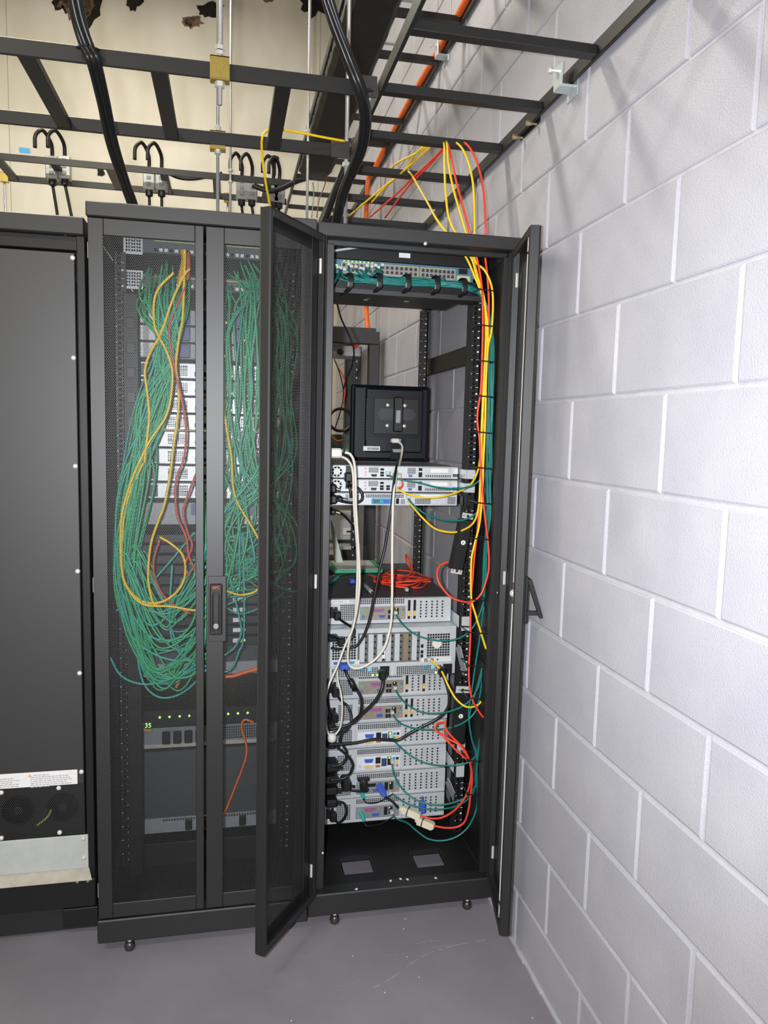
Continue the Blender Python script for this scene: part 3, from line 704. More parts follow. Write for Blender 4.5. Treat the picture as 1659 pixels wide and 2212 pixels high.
def server2u(loc, label, variant, cards=(), lid=STEEL, h=.0875):
    t = thing('rack_server', label, 'server', loc, group=None)
    chassis(t, SW, h, .66, lid)
    MB().box(-SW/2, SW/2, -.0005, .002, .001, h-.0035, .0008).build('rear_panel', STEEL, t, local=True)
    v = MB(); grid(v, -.167, -.118, .012, .068, 8, 9); grid(v, -.099, .053, .067, .084, 22, 3); v.build('vent_holes', HOLE, t, local=True)
    MB().box(-.103, .060, -.004, .0, .006, .0085).build('lip', STEEL, t, local=True)
    MB().box(.0615, .0640, -.004, .0, .004, .080).build('divider', STEEL, t, local=True)
    MB().box(.062, .210, -.005, .0, .0045, .0080).build('slot_sill', STEEL, t, local=True)
    inlet(t, -.188, .041)
    if variant == 'beige':
        io = MB().box(-.099, .058, -.0020, .002, .012, .058, .001).build('port_plate', IOP, t, local=True)
        b = MB(); dsub(b, -.037, .0455, .042, .010, -.006, 0); b.build('parallel_port', PURP, io, local=True)
        b = MB(); dsub(b, -.060, .0245, .026, .009, -.0055, 0); b.build('serial_port', IOP, io, local=True)
        b = MB(); dsub(b, -.024, .0245, .022, .009, -.0055, 0); b.build('vga_port', BLUEP, io, local=True)
        jack(io, -.088, .041, GREENP, .0055); jack(io, -.088, .024, BLUEP, .0055)
        for k in range(2):
            for j in range(2): MB().box(.001+k*.010-.004, .001+k*.010+.004, -.0045, 0, .022+j*.018-.006, .022+j*.018+.006).build('usb_port', HOLE, io, local=True)
        MB().box(.019, .033, -.005, 0, .030, .052).build('ethernet_port', HOLE, io, local=True); MB().box(.023, .026, -.0056, -.005, .048, .051).build('link_light', LEDY, io, local=True)
        for j, mm in enumerate((PINKP, GREENP, BLUEP)): jack(io, .049, .021+j*.0125, mm)
    elif variant == 'white':
        io = MB().box(-.099, .053, -.0020, .002, .012, .056, .001).build('port_plate', IOW, t, local=True)
        b = MB(); dsub(b, -.058, .043, .032, .012, -.006, 0); b.build('vga_port', BLUEP, io, local=True)
        b = MB(); dsub(b, -.058, .021, .036, .010, -.006, 0); b.build('dvi_port', mat('dvi_cream', (.72, .55, .28), .5), io, local=True)
        jack(io, -.088, .024, mat('port_lilac', (.45, .42, .7), .5), .0055)
        MB().box(-.034, -.017, -.005, 0, .032, .053).build('usb_port', HOLE, io, local=True); MB().box(-.034, -.017, -.005, 0, .018, .026).build('usb_port', mat('amber_port', (.4, .17, .05), .5), io, local=True)
        MB().box(-.013, .005, -.005, 0, .021, .048).build('usb_port', mat('navy_port', (.03, .06, .12), .5), io, local=True)
        MB().box(.008, .021, -.005, 0, .024, .053).build('ethernet_port', HOLE, io, local=True); MB().box(.011, .018, -.0056, -.005, .048, .052).build('link_light', LED, io, local=True)
        for i in range(2):
            for j, mm in enumerate(((PINKP, GREENP, CYANP) if i == 0 else (GREYP, ORNP, HOLE))): MB().box(.026+i*.012, .035+i*.012, -.0035, 0, .016+j*.0125, .025+j*.0125).build('audio_port', mm, io, local=True)
    else:
        io = MB().box(-.099, .053, -.0020, .002, .012, .056, .001).build('port_plate', GREYP, t, local=True)
        jack(io, -.088, .043, GREENP, .006); jack(io, -.088, .024, mat('port_lilac', (.45, .42, .7), .5), .006)
        b = MB(); dsub(b, -.050, .044, .040, .010, -.006, 0); b.build('parallel_port', PURP if variant == 'mixed' else PLAST, io, local=True)
        b = MB(); dsub(b, -.030, .024, .026, .009, -.0055, 0); b.build('vga_port', BLUEP, io, local=True)
        MB().box(.0, .012, -.005, 0, .022, .050).build('usb_port', HOLE, io, local=True); MB().box(.017, .030, -.005, 0, .024, .050).build('ethernet_port', HOLE, io, local=True)
        MB().box(.018, .021, -.0056, -.005, .046, .049).build('link_light', LEDY, io, local=True)
        for j, mm in enumerate((PINKP, GREENP, CYANP)): jack(io, .044, .018+j*.0125, mm)
    slots(t, SLX, .011, .080, cards)
    return t
FY = .89
ZS = [.6835-.0889*(i+1) for i in range(6)]
s4 = server2u((XC, FY, .852), 'silver server tagged CT-R05S11 with dark lid, red cables on it', 'beige', (0, 1), STEELD)
tg = MB().box(-.200, -.138, -.0012, 0, .0725, .0835).build('asset_tag', LABELW, s4, local=True); text('[CT-R05S11]', .0085, INK, tg, (-.169, -.0016, .0775))
server2u((XC, FY, ZS[0]), 'silver server with beige port plate directly under the four-unit server', 'beige', (0, 3))
server2u((XC, FY, ZS[1]), 'silver server with beige port plate and two orange card edges in neighbouring slots, no tag', 'beige', (0, 1))
server2u((XC, FY, ZS[2]), 'silver server with white port plate crossed by a thick black power cord', 'white')
server2u((XC, FY, ZS[3]), 'silver server with white port plate and coloured audio ports in full view', 'white')
server2u((XC, FY, ZS[4]), 'silver server with a blue monitor plug in its grey port plate', 'grey')
server2u((XC, FY, ZS[5]), 'lowest silver server in the open rack, above the black base', 'mixed')
# four-unit server
S5 = thing('rack_server', 'tall silver server with two round fan badges and twin power supplies', 'server', (XC, .832, .6845))
h5 = .166; W5 = .444
MB().box(-W5/2, W5/2, .0015, .70, .002, h5, .001).build('chassis', STEEL, S5, local=True)
MB().box(-W5/2, W5/2, -.001, .002, .044, h5-.002, .001).build('rear_panel', STEEL, S5, local=True)
for cx in (-.160, .160):
    v = grid(MB(), cx-.040, cx+.040, .064, .143, 9, 9, fill=.78); g = v.build('fan_grille', HOLE, S5, local=True)
    MB().lathe([(.016, -.001), (.016, -.003), (.014, -.0035)], (cx-.005, 0, .108), 'y', 20).build('fan_badge', WHITEP, g, local=True)
MB().box(-.115, .096, -.0014, .0, .049, .151).build('slot_backing', mat('slot_shadow', (.12, .12, .12), .5), S5, local=True)
xs5 = [-.100+i*.0295 for i in range(7)]
for i, x in enumerate(xs5):
    c = MB().box(x-.010, x+.010, -.002, .002, .052, .148, .002).build('expansion_slot', STEEL if i != 5 else mat('bronze_card', (.32, .25, .15), .45, .4), S5, local=True)
    for j in range(5): MB().lathe([(.0034, -.0035), (.0034, -.001)], (x+.0125, 0, .060+j*.020), 'y', 8).build('slot_knob', HOLE, c, local=True)
MB().box(-.032, -.022, -.0035, 0, .064, .106).build('white_sticker', LABELW, S5, local=True)
for z in (.062, .076, .096): MB().box(.099, .108, -.003, 0, z, z+.011).build('network_port', HOLE, S5, local=True)
pl5 = MB().box(.104, .208, -.004, 0, .045, .062, .001).build('port_plate', WHITEP, S5, local=True)
for x in (.118, .138): MB().box(x-.007, x+.007, -.0048, -.003, .047, .060).build('ethernet_port', IOP, pl5, local=True)
MB().lathe([(.003, -.005), (.003, -.003)], (.158, 0, .054), 'y', 8).build('stud', HOLE, pl5, local=True)
pv = MB().box(-.200, -.108, -.003, 0, .047, .062, .001).build('vga_plate', WHITEP, S5, local=True)
b = MB(); dsub(b, -.186, .0545, .020, .008, -.007, 0); b.build('vga_port', BLUEP, pv, local=True)
b = MB(); dsub(b, -.135, .0545, .022, .008, -.006, 0); b.build('serial_port', CYANP, pv, local=True)
for cx in (-.105, .112):
    p = MB().box(cx-.103, cx+.103, -.003, .03, .0025, .041, .0015).build('power_supply', STEEL, S5, local=True)
    v = grid(MB(), cx-.095, cx+.060, .006, .036, 22, 5, y=-.0042); v.build('vent_holes', HOLE, p, local=True)
    MB().box(cx+.0, cx+.011, -.008, -.003, .024, .036, .002).build('release_tab', CYANP, p, local=True); MB().box(cx+.025, cx+.037, -.008, -.003, .022, .036, .002).build('release_tab', mat('pale_blue_tab', (.25, .6, .8), .5), p, local=True)
    for k in range(2): MB().lathe([(.003, -.005), (.003, -.003)], (cx+.042+k*.016, 0, .009), 'y', 8).build('status_light', LED, p, local=True)
    MB().box(cx+.066, cx+.098, -.006, -.003, .004, .038, .002).build('power_inlet', PLAST, p, local=True)
MB().box(-W5/2+.002, -.100, -.004, .0, .0415, .0445).build('sill', STEEL, S5, local=True)

# one-unit servers
def server1u(loc, label, variant):
    t = thing('rack_server', label, 'server', loc); h = .0425; W = .426
    chassis(t, W, h, .68, GREYP)
    MB().box(-W/2, W/2, -.0005, .002, .0012, h-.003, .0006).build('rear_panel', STEEL, t, local=True)
    if variant == 'fan':
        f = MB().box(-.213, -.172, -.0015, .0, .003, .040).build('fan_frame', STEEL, t, local=True)
        rg = MB(); pts = [Vector((-.194+.0145*math.cos(a*.3927), -.002, .021+.0145*math.sin(a*.3927))) for a in range(16)]
        for k in range(8):
            a0 = k*.785; q = [(-.194+r*math.cos(a0+da), -.0018, .021+r*math.sin(a0+da)) for r, da in ((.011, .1), (.0175, .06), (.0175, .66), (.011, .62))]
            rg.quad(*q)
        rg.build('fan_opening', HOLE, f, local=True)
        MB().lathe([(.0095, -.0015), (.0095, -.0035), (.008, -.004)], (-.194, 0, .021), 'y', 16).build('fan_hub', WHITEP, f, local=True)
        MB().box(-.165, -.143, -.002, 0, .010, .039, .001).build('power_inlet', PLAST, t, local=True)
        v = MB(); grid(v, -.090, -.057, .019, .036, 8, 5); grid(v, .040, .068, .016, .036, 10, 6); grid(v, .100, .190, .006, .014, 12, 2); v.build('vent_holes', HOLE, t, local=True)
        b = MB(); dsub(b, -.072, .010, .020, .008, -.004, 0); b.build('serial_port', PLAST, t, local=True)
        b = MB(); dsub(b, .050, .010, .014, .008, -.004, 0); b.build('vga_port', mat('vga_violet', (.12, .12, .45), .5), t, local=True)
        for (x, z) in ((-.045, .030), (-.045, .019), (-.045, .0105), (-.024, .019), (-.024, .0105)): MB().box(x-.006, x+.006, -.0025, 0, z-.0035, z+.0035).build('usb_port', HOLE, t, local=True)
        for x in (-.004, .014): MB().box(x-.007, x+.007, -.003, 0, .005, .019).build('ethernet_port', IOP, t, local=True)
        for z in (.008, .018, .029): MB().box(-.102, -.097, -.002, 0, z, z+.005).build('drive_slot', PINKP, t, local=True)
        MB().box(.078, .090, -.002, 0, .027, .036).build('pci_latch', HOLE, t, local=True); MB().box(.078, .090, -.002, 0, .006, .022).build('pci_latch', HOLE, t, local=True)
        c = MB().box(.098, .190, -.003, 0, .018, .037, .001).build('card_bracket', STEEL, t, local=True)
        MB().box(.118, .178, -.0038, -.003, .022, .035).build('label', LABELW, c, local=True)
        for k in range(4): MB().box(.196+k*.006, .200+k*.006, -.0025, 0, .008, .018).build('slot', HOLE, t, local=True)
    else:
        v = MB(); grid(v, -.165, -.12, .008, .036, 14, 8); grid(v, -.098, .03, .026, .037, 22, 2); grid(v, .068, .122, .006, .024, 10, 4); grid(v, .180, .208, .006, .030, 5, 5); v.build('vent_holes', HOLE, t, local=True)
        io = MB().box(-.078, .0, -.002, 0, .005, .024, .001).build('port_plate', CYANP, t, local=True)
        b = MB(); dsub(b, -.062, .0145, .022, .010, -.005, 0); b.build('serial_port', mat('dark_teal_port', (.05, .12, .13), .5), io, local=True)
        b = MB(); dsub(b, -.028, .0145, .022, .010, -.005, 0); b.build('vga_port', BLUEP, io, local=True)
        MB().box(.004, .014, -.0025, 0, .006, .024).build('usb_port', HOLE, t, local=True); MB().box(.020, .034, -.004, 0, .006, .022).build('management_port', GREYP, t, local=True)
        for z in (.008, .021): MB().box(.041, .052, -.003, 0, z, z+.012).build('ethernet_port', SWY, t, local=True)
        MB().box(.128, .172, -.0015, 0, .006, .026, .001).build('blank_cover', mat('pale_blank', (.62, .66, .72), .5, .3), t, local=True)
        MB().box(.085, .172, -.002, 0, .028, .037).build('label', LABELW, t, local=True)
    return t
Y1 = .862
server1u((XC+.004, Y1, 1.3435), 'slim silver server directly under the monitor, top of three', 'fan')
server1u((XC+.004, Y1, 1.2990), 'slim silver server in the middle of three, red jumper cable on it', 'fan')
server1u((XC+.004, Y1, 1.2545), 'slim silver server with bright blue port plate, lowest of three', 'blue')
# slide rails beside the slim servers, and brackets hanging at the lower ones
def bracket(label, quads, m=STEEL, name='slide_rail'):
    t = thing(name, label, 'bracket', quads[0][0:1] and (quads[0][0], quads[0][2], quads[0][4]))
    for i, q in enumerate(quads): MB().box(*q, .001).build('rail' if i == 0 else 'flange', m, t)
    return t
for k, nm in enumerate(('topmost', 'second', 'third')):
    z = 1.3435-.0445*k
    bracket(f'silver slide rail at the right end of the {nm} slim server', [(-.0785, -.074, .83, 1.45, z+.006, z+.036), (-.074, -.045, .792, .7965, z+.006, z+.036), (-.0785, -.074, .795, .83, z+.006, z+.036)] if k < 2 else [(-.0765, -.074, .82, 1.45, z+.006, z+.036), (-.074, -.045, .792, .7965, z+.004, z+.040)], STEEL if k < 2 else PLAST)
for z, nm in ((.848, 'tagged silver server'), (.327+.012, 'server with white port plate in full view'), (.425, 'server crossed by the thick black cord')):
    bracket(f'small silver rail bracket beside the {nm}', [(-.0765, -.0735, .82, 1.40, z, z+.040), (-.0735, -.045, .7925, .7965, z-.004, z+.044)], STEEL)
def loose_rail(label, u0, v0, u1, v1, y):
    a = P(u0, v0, y=y); e = P(u1, v1, y=y+.05)
    t = thing('slide_rail', label, 'bracket', a)
    w_ = Vector((.016, 0, 0)); MB().poly([a, a+w_, e+w_, e], (0, .004, 0)).build('rail', GREYP, t)
    MB().poly([a+w_, a+w_+Vector((.003, .0, 0)), e+w_+Vector((.003, 0, 0)), e+w_], (0, .030, 0)).build('web', STEEL, t)
    return t
loose_rail('loose silver slide rail hanging beside the tall silver server', 984, 1398, 1000, 1462, .76)
loose_rail('loose silver slide rail hanging beside the server with the blue monitor plug', 962, 1690, 982, 1738, .775)

# ------------------------------------------------------------------ switch with cable manager, top of open rack
sw = thing('network_switch', 'blue network switch with two empty yellow-framed port banks, top of open rack', 'switch', (XC, .802, 1.9735))
MB().box(-.222, .222, .0, .32, 0, .0435, .001).build('chassis', SWB, sw, local=True)
MB().box(-.2415, -.222, -.002, .001, 0, .0435).build('rack_ear', SWB, sw, local=True); MB().box(.222, .2415, -.002, .001, 0, .0435).build('rack_ear', SWB, sw, local=True)
def port_bank(x0, x1, n, filled):
    f = MB(); z0, z1 = .006, .034
    for q in ((x0, x1, z1, z1+.0022), (x0, x1, z0-.0022, z0), (x0-.002, x0, z0-.002, z1+.002), (x1, x1+.002, z0-.002, z1+.002)): f.box(q[0], q[1], -.0025, 0, q[2], q[3], .0006)
    fr = f.build('port_bank', SWY, sw, local=True)
    MB().box(x0, x1, -.001, 0, z0, z1).build('bank_plate', GREYP, fr, local=True)
    st = (x1-x0)/n
    for i in range(n):
        for j in range(2):
            q = MB(); cx = x0+st*(i+.5); cz = z0+.007+j*.014
            q.poly([(cx-.0045, -.0018, cz-.0045), (cx+.0045, -.0018, cz-.0045), (cx+.0045, -.0018, cz+.002), (cx+.002, -.0018, cz+.005), (cx-.002, -.0018, cz+.005), (cx-.0045, -.0018, cz+.002)], (0, .001, 0)).build('port', mat('port_maroon', (.05, .025, .03), .6), fr, local=True)
port_bank(-.195, -.085, 8, True); port_bank(-.075, .045, 8, False); port_bank(.055, .165, 8, False)
MB().box(.172, .215, -.0035, 0, .002, .018).build('label_holder', SWY, sw, local=True); MB().box(.176, .208, -.004, -.003, .004, .015).build('label', GREYB, sw, local=True)
MB().box(.178, .206, -.003, 0, .024, .040).build('uplink_port', HOLE, sw, local=True)
for k in range(8): MB().box(-.190+k*.0125, -.186+k*.0125, -.003, 0, .0375, .0395).build('status_light', LED if k < 7 else LEDY, sw, local=True)
MB().box(-.214, -.208, -.002, 0, .022, .026).build('status_light', LED, sw, local=True)
mg = thing('cable_manager', 'black horizontal cable manager tray holding the teal cable bundle', 'cable manager', (XC, .745, 1.915))
MB().box(-.232, .232, .048, .052, -.010, .052, .001).build('back_plate', BLK2, mg, local=True)
MB().box(-.232, .232, -.015, .048, -.012, -.008, .001).build('tray', BLK, mg, local=True)
MB().box(-.232, .232, -.017, -.013, -.012, .004, .001).build('front_lip', BLK, mg, local=True)
for k, (u, v) in enumerate(((757, 606), (820, 606), (882, 608), (945, 612), (1004, 617))):
    p = P(u, v, y=.71); x = p.x - XC; zc = p.z-1.915
    s_ = MB(); pth = [(x, .045, zc+.020), (x, -.005, zc+.026), (x, -.034, zc+.016), (x, -.036, zc-.018), (x-.012, -.010, zc-.034), (x-.016, .045, zc-.036)]
    s_.tube(smooth_path(pth, 5), .0022, 4); s_.v = [(q[0] + (.007 if i % 2 else -.007), q[1], q[2]) for i, q in enumerate(s_.v)]
    s_.build('strap', RUBB, mg, local=True)
bp_ = MB().box(XC-.232, XC+.232, .798, .802, 2.0185, 2.055).build('blank_panel', BLK2); tag(bp_, 'black blanking panel with a small white sticker above the blue switch', 'panel')
a = P(862, 546, y=.7975); e = P(886, 558, y=.7975); sub(bp_, MB().box(a.x, e.x, .7965, .7982, e.z, a.z), 'sticker', LABELW)
bar = thing('support_bar', 'grey metal bar across the upper left of the open rack', 'bar', P(722, 542, y=.70)); MB().cyl(P(721, 542, y=.72), P(774, 534, y=.73), .0035, 8).build('bar', GREYB, bar)
DZB = P(830, 639, y=.80).z; DD = P(830, 662, z=DZB).y-.80
dev = thing('rack_shelf', 'black device slung under the cable manager, underside showing', 'device', (XC, .80, DZB))
MB().box(-.215, .190, .0, DD, .0, .026, .002).build('body', BLK, dev, local=True); MB().box(-.232, .232, -.004, .0, .003, .026, .001).build('front_flange', BLK2, dev, local=True)
for k, (x, y) in enumerate(((-.10, .03), (-.105, .06), (-.11, .09), (.06, .03), (.02, .07))): MB().box(x, x+.014, y, y+.005, -.001, .001).build('slot', GREYB, dev, local=True)

# ------------------------------------------------------------------ monitor seen from behind
MY = 1.085
mon = thing('monitor', 'black flat monitor turned backwards standing on the slim servers', 'monitor', (P(843, 990, y=MY).x, MY, 1.388))
mw = .287; mh = .272
MB().box(-mw/2, mw/2, .018, .038, .003, mh, .006).build('bezel', MONM, mon, local=True)
MB().box(-mw/2+.008, mw/2-.008, .004, .020, .010, mh-.006, .006).build('back_shell', MONM, mon, local=True)
MB().box(-.095, .115, -.006, .006, .035, mh-.012, .006).build('raised_back', MONM, mon, local=True)
vp = MB().box(-.065, .098, -.0075, -.004, .100, .226, .004).build('mount_recess', PLAST, mon, local=True)
MB().poly([(-.040, -.009, .150), (.075, -.009, .150), (.088, -.009, .172), (.075, -.009, .190), (-.040, -.009, .190), (-.052, -.009, .172)], (0, .002, 0)).build('mount_plate', mat('dark_grey_plate', (.045, .048, .055), .4, .3), vp, local=True)
MB().box(.004, .040, -.017, -.007, .108, .232, .005).build('stand_hinge', PLAST, mon, local=True)
MB().box(.013, .030, -.0185, -.016, .140, .185, .002).build('hinge_badge', GREYP, mon, local=True)
for (x, z) in ((-.016, .202), (.046, .202), (-.016, .130), (.046, .130)): MB().lathe([(.0065, -.0085), (.0065, -.011), (.003, -.012)], (x, 0, z), 'y', 12).build('mount_screw', CHROME, mon, local=True, smooth=True)
q = MB()
for i in range(8): q.box(-.085, -.020, -.0067, -.006, .040+i*.006, .042+i*.006); q.box(.055, .108, -.0067, -.006, .040+i*.006, .042+i*.006)
for i in range(16): q.box(-.092, -.088, -.0067, -.006, .08+i*.009, .085+i*.009)
q.build('vent_slots', PLAST, mon, local=True)
lb_ = MB().box(-.100, -.040, -.0085, -.0060, .040, .056).build('label', LABELW, mon, local=True)
q = MB(); 
for i in range(14): q.box(-.085+i*.003, -.0838+i*.003+random.random()*.001, -.0090, -.0084, .043, .052)
q.build('barcode', INK, lb_, local=True)
MB().box(.0, .050, -.0065, -.003, .010, .090, .002).build('connector_bay', HOLE, mon, local=True)
b = MB(); dsub(b, .022, .078, .030, .011, -.010, 0); b.build('vga_port', GREYP, mon, local=True); b = MB(); dsub(b, .022, .042, .034, .011, -.009, 0); b.build('dvi_port', GREYP, mon, local=True)

# ------------------------------------------------------------------ things on the dark-lidded server
ZC = .9405
ct = thing('carton', 'flat green and white carton lying at the back of the tagged server lid', 'box', (P(770, 1205, y=1.40).x, 1.38, ZC))
MB().box(-.11, .10, -.05, .17, .0, .013, .002).build('carton_body', CARDG, ct, local=True); MB().box(-.085, .078, -.042, .16, .013, .0145).build('carton_top', CARD, ct, local=True)
wp = thing('panel_offcut', 'pale upright panel strip leaning behind the white cables', 'panel', P(730, 1210, y=1.42))
a0 = P(714, 1125, y=1.42); a1 = P(735, 1215, y=1.42)
MB().poly([a0, a0+Vector((.006, 0, 0)), a1+Vector((.012, 0, 0)), a1+Vector((-.022, 0, 0))], (0, .01, 0)).build('strip', CARD, wp)
def pz_(u, v, dz=.004): return P(u, v, z=ZC+dz)
loops = []
rnd = random.Random(11)
for k in range(5):
    pts = []; cx, cy = -.205+rnd.uniform(-.02, .02), 1.10+rnd.uniform(-.03, .03)
    rx, ry = rnd.uniform(.055, .10), rnd.uniform(.07, .13)
    for i in range(20): a = 2*math.pi*i/17+k; pts.append((cx+rx*math.cos(a)*(1+.12*math.sin(3*a+k)), cy+ry*math.sin(a), ZC+.0035+.0042*k+.004*(1+math.sin(a*2+k))))
    if k == 0: pts = [(-.30, 1.28, ZC+.004), (-.275, 1.22, ZC+.006)] + pts
    if k == 3: pts += [(-.16, 1.16, ZC+.03), (-.165, 1.22, ZC+.09), (-.155, 1.25, ZC+.055), (-.14, 1.2, ZC+.014)]
    loops += pts
coil = cable('patch_cable_coil', 'tangled red patch cable coiled on the tagged server lid', RED, loops, .0031)
p_ = pz_(878, 1270, .012); sub(coil, MB().box(p_.x-.006, p_.x+.006, p_.y-.012, p_.y+.012, ZC+.001, ZC+.013, .002), 'plug', mat('clear_plug', (.55, .45, .42), .3)); sub(coil, MB().box(p_.x+.008, p_.x+.020, p_.y-.004, p_.y+.016, ZC+.001, ZC+.013, .002), 'boot', PLAST)
vgap = thing('video_plug', 'blue monitor plug lying on the tagged server lid', 'plug', pz_(760, 1255, 0)); p_ = pz_(760, 1252, .012)
MB().box(p_.x-.010, p_.x+.010, p_.y-.025, p_.y+.010, ZC+.001, ZC+.018, .004).build('hood', BLUEP, vgap); MB().tube(smooth_path([(p_.x+.0, p_.y+.01, ZC+.009), (p_.x+.03, p_.y+.06, ZC+.008), (p_.x+.05, p_.y+.09, ZC+.005)]), .003).build('lead', RUBB, vgap)
ub = thing('usb_adapter', 'grey adapter plug with black tip lying before the red coil', 'plug', pz_(798, 1268, 0)); a = pz_(786, 1262, .007); e = pz_(804, 1280, .007)
MB().tube([a, a.lerp(e, .3), a.lerp(e, .75), e], [.005, .0075, .0075, .006], 8).build('shell', GREYB, ub, smooth=True); MB().tube([a.lerp(e, .72), e+(e-a)*.06], .0052, 6).build('tip', PLAST, ub)
tp = thing('keyboard_plug', 'turquoise keyboard plug lying at the left of the tagged server lid', 'plug', pz_(722, 1252, 0)); a = pz_(714, 1258, .007); e = pz_(731, 1246, .007)
MB().tube([a, e], [.0065, .004], 8).build('hood', mat('turquoise_plug', (.03, .5, .42), .45), tp); MB().tube(smooth_path([e, pz_(745, 1243, .006), pz_(765, 1240, .004)]), .0022).build('lead', RUBB, tp)
tp = thing('mouse_plug', 'lilac mouse plug lying behind the turquoise plug', 'plug', pz_(714, 1247, 0)); a = pz_(706, 1253, .007); e = pz_(722, 1243, .007)
MB().tube([a, e], [.0065, .004], 8).build('hood', mat('lilac_plug', (.5, .42, .62), .45), tp)

# ------------------------------------------------------------------ tilted power strips
def power_strip(label, u0, v0, u1, v1, wtop, y, ears):
    a = P(u0, v0, y=y); e = P(u1, v1, y=y); d = (e-a); L = d.length; ang = math.atan2(d.x, -d.z)
    t = thing('power_strip', label, 'power strip', e)
    M_ = Matrix.Translation(a) @ Matrix.Rotation(-ang, 4, 'Y')
    def bx(*q, c=.002): return MB().box(*q, c).xf(M_)
    bx(-wtop/2, wtop/2, -.018, .02, -L, 0, c=.004).build('body', PLAST, t)
    for z0, z1 in ears:
        p = bx(-wtop/2+.002, wtop/2-.002, -.016, -.013, z0, z1, c=.001).build('mounting_ear', GREYB, t)
        zc = (z0+z1)/2; q = MB().lathe([(.0045, -.0165), (.0045, -.015), (.002, -.0148)], (0, 0, zc), 'y', 10).xf(M_); q.build('ear_hole', HOLE, p)
        for sx in (-.013, .013): MB().lathe([(.0018, -.0165), (.0018, -.0155)], (sx, 0, zc), 'y', 8).xf(M_).build('ear_hole', HOLE, p)
    MB().lathe([(.0075, -.0185), (.0075, -.0195), (.006, -.0198)], (.001, 0, -L*.45), 'y', 16).xf(M_).build('round_sticker', LABELW, t)
    bx(-.0015, .0015, -.0202, -.0196, -L*.45-.004, -L*.45+.004, c=0).build('mark', INK, t)
    return t
power_strip('black power strip with two grey ears hanging below the slim servers', 1006, 1121, 984, 1230, .042, .742, ((.002, .020), (-.178, -.158)))
power_strip('black power strip with grey top ear hanging beside the lower servers', 996, 1492, 985, 1604, .050, .735, ((-.004, .020),))

# ================================================================== CABLES IN THE OPEN RACK
def PX(y, *uv): return [P(u, v, y=y) for u, v in uv]
def PY(*uvy): return [P(u, v, y=y) for u, v, y in uvy]
# --- coloured trunk cables: from the wall ladder, through the roof, down the right post
ZR = ZL+.030
def up(*q): return [P(u, v, y=y) for u, v, y in q]
cable('fiber_cable', 'yellow cable with the widest bow, outermost at the right of the vertical bundle', YEL,
  up((870, 372, 1.05), (905, 325, .85), (945, 303, .78), (985, 308, .74), (1008, 340, .70), (1022, 400, .66), (1025, 486, .63)) + PX(.655, (1025, 559), (1047, 584), (1061, 615), (1065, 653), (1062, 713), (1054, 753), (1050, 820), (1049, 880), (1047, 940), (1044, 1000), (1042, 1060), (1036, 1130), (1024, 1180), (1018, 1215), (1018, 1290), (1028, 1330), (1040, 1370), (1050, 1402)), .0034)
cable('fiber_cable', 'yellow cable drooping from the wall ladder to loop at the lowest slim server', YEL,
  up((755, 466, 1.45), (800, 428, 1.2), (840, 395, 1.10), (872, 372, 1.06), (886, 374, 1.02), (905, 405, .85), (925, 440, .72), (950, 484, .62)) + PX(.66, (1003, 550), (1025, 597), (1040, 634), (1050, 675), (1054, 722), (1051, 785), (1045, 857), (1041, 930), (1040, 985), (1037, 1050), (1033, 1100)) + PY((1022, 1130, .68), (1000, 1145, .72), (975, 1150, .76), (940, 1142, .80), (912, 1118, .83), (893, 1096, .85), (884, 1085, .857)), .0034)
cable('fiber_cable', 'yellow cable from the wall ladder to loop under the middle slim server', YEL,
  up((840, 368, 1.10), (862, 350, .98), (905, 328, .86), (940, 306, .78), (958, 308, .74), (960, 350, .70), (963, 420, .66), (974, 484, .63)) + PX(.66, (1017, 556), (1028, 590), (1045, 640), (1050, 700), (1047, 790), (1043, 860), (1040, 930), (1037, 990)) + PY((1031, 1020, .67), (1018, 1045, .70), (995, 1060, .74), (960, 1072, .79), (920, 1075, .82), (880, 1067, .845), (857, 1056, .857)), .0034)
cable('fiber_cable', 'yellow cable arching off the wall ladder straight into the rack roof', YEL,
  up((800, 440, 1.36), (840, 398, 1.16), (900, 345, .9), (945, 304, .78), (964, 306, .74), (968, 350, .70), (980, 410, .66), (1001, 485, .63)) + PX(.668, (1021, 556), (1033, 600), (1046, 650), (1049, 720), (1046, 800), (1042, 880)), .0034)
cable('patch_cable', 'red patch cable innermost of the vertical bundle, ending in a loop at the power strip', RED,
  up((800, 468, 1.42), (850, 425, 1.18), (905, 372, .98), (950, 328, .82), (962, 306, .76), (970, 320, .73), (985, 390, .67), (1011, 486, .63)) + PX(.65, (1029, 553), (1040, 612), (1043, 675), (1042, 753), (1039, 836), (1031, 901), (1036, 952), (1038, 1005), (1042, 1060), (1047, 1110), (1055, 1180), (1056, 1225), (1050, 1255), (1038, 1285), (1018, 1300)) + PY((990, 1297, .69), (967, 1284, .70), (949, 1260, .71), (944, 1240, .72), (950, 1222, .73), (968, 1213, .738)), .0034)
cable('patch_cable', 'red patch cable running straight down behind the yellow ones to the lower rack', RED,
  up((832, 470, 1.36), (880, 405, 1.1), (925, 360, .92), (965, 318, .80), (1002, 308, .74), (1028, 345, .70), (1044, 410, .66), (1049, 488, .63)) + PX(.662, (1048, 550), (1053, 597), (1056, 659), (1053, 738), (1045, 800), (1042, 870), (1046, 950), (1043, 1020), (1037, 1080), (1032, 1140), (1025, 1200), (1021, 1250), (1017, 1300), (1016, 1380), (1013, 1440), (1014, 1480), (1020, 1510), (1030, 1530), (1044, 1550)), .0034)
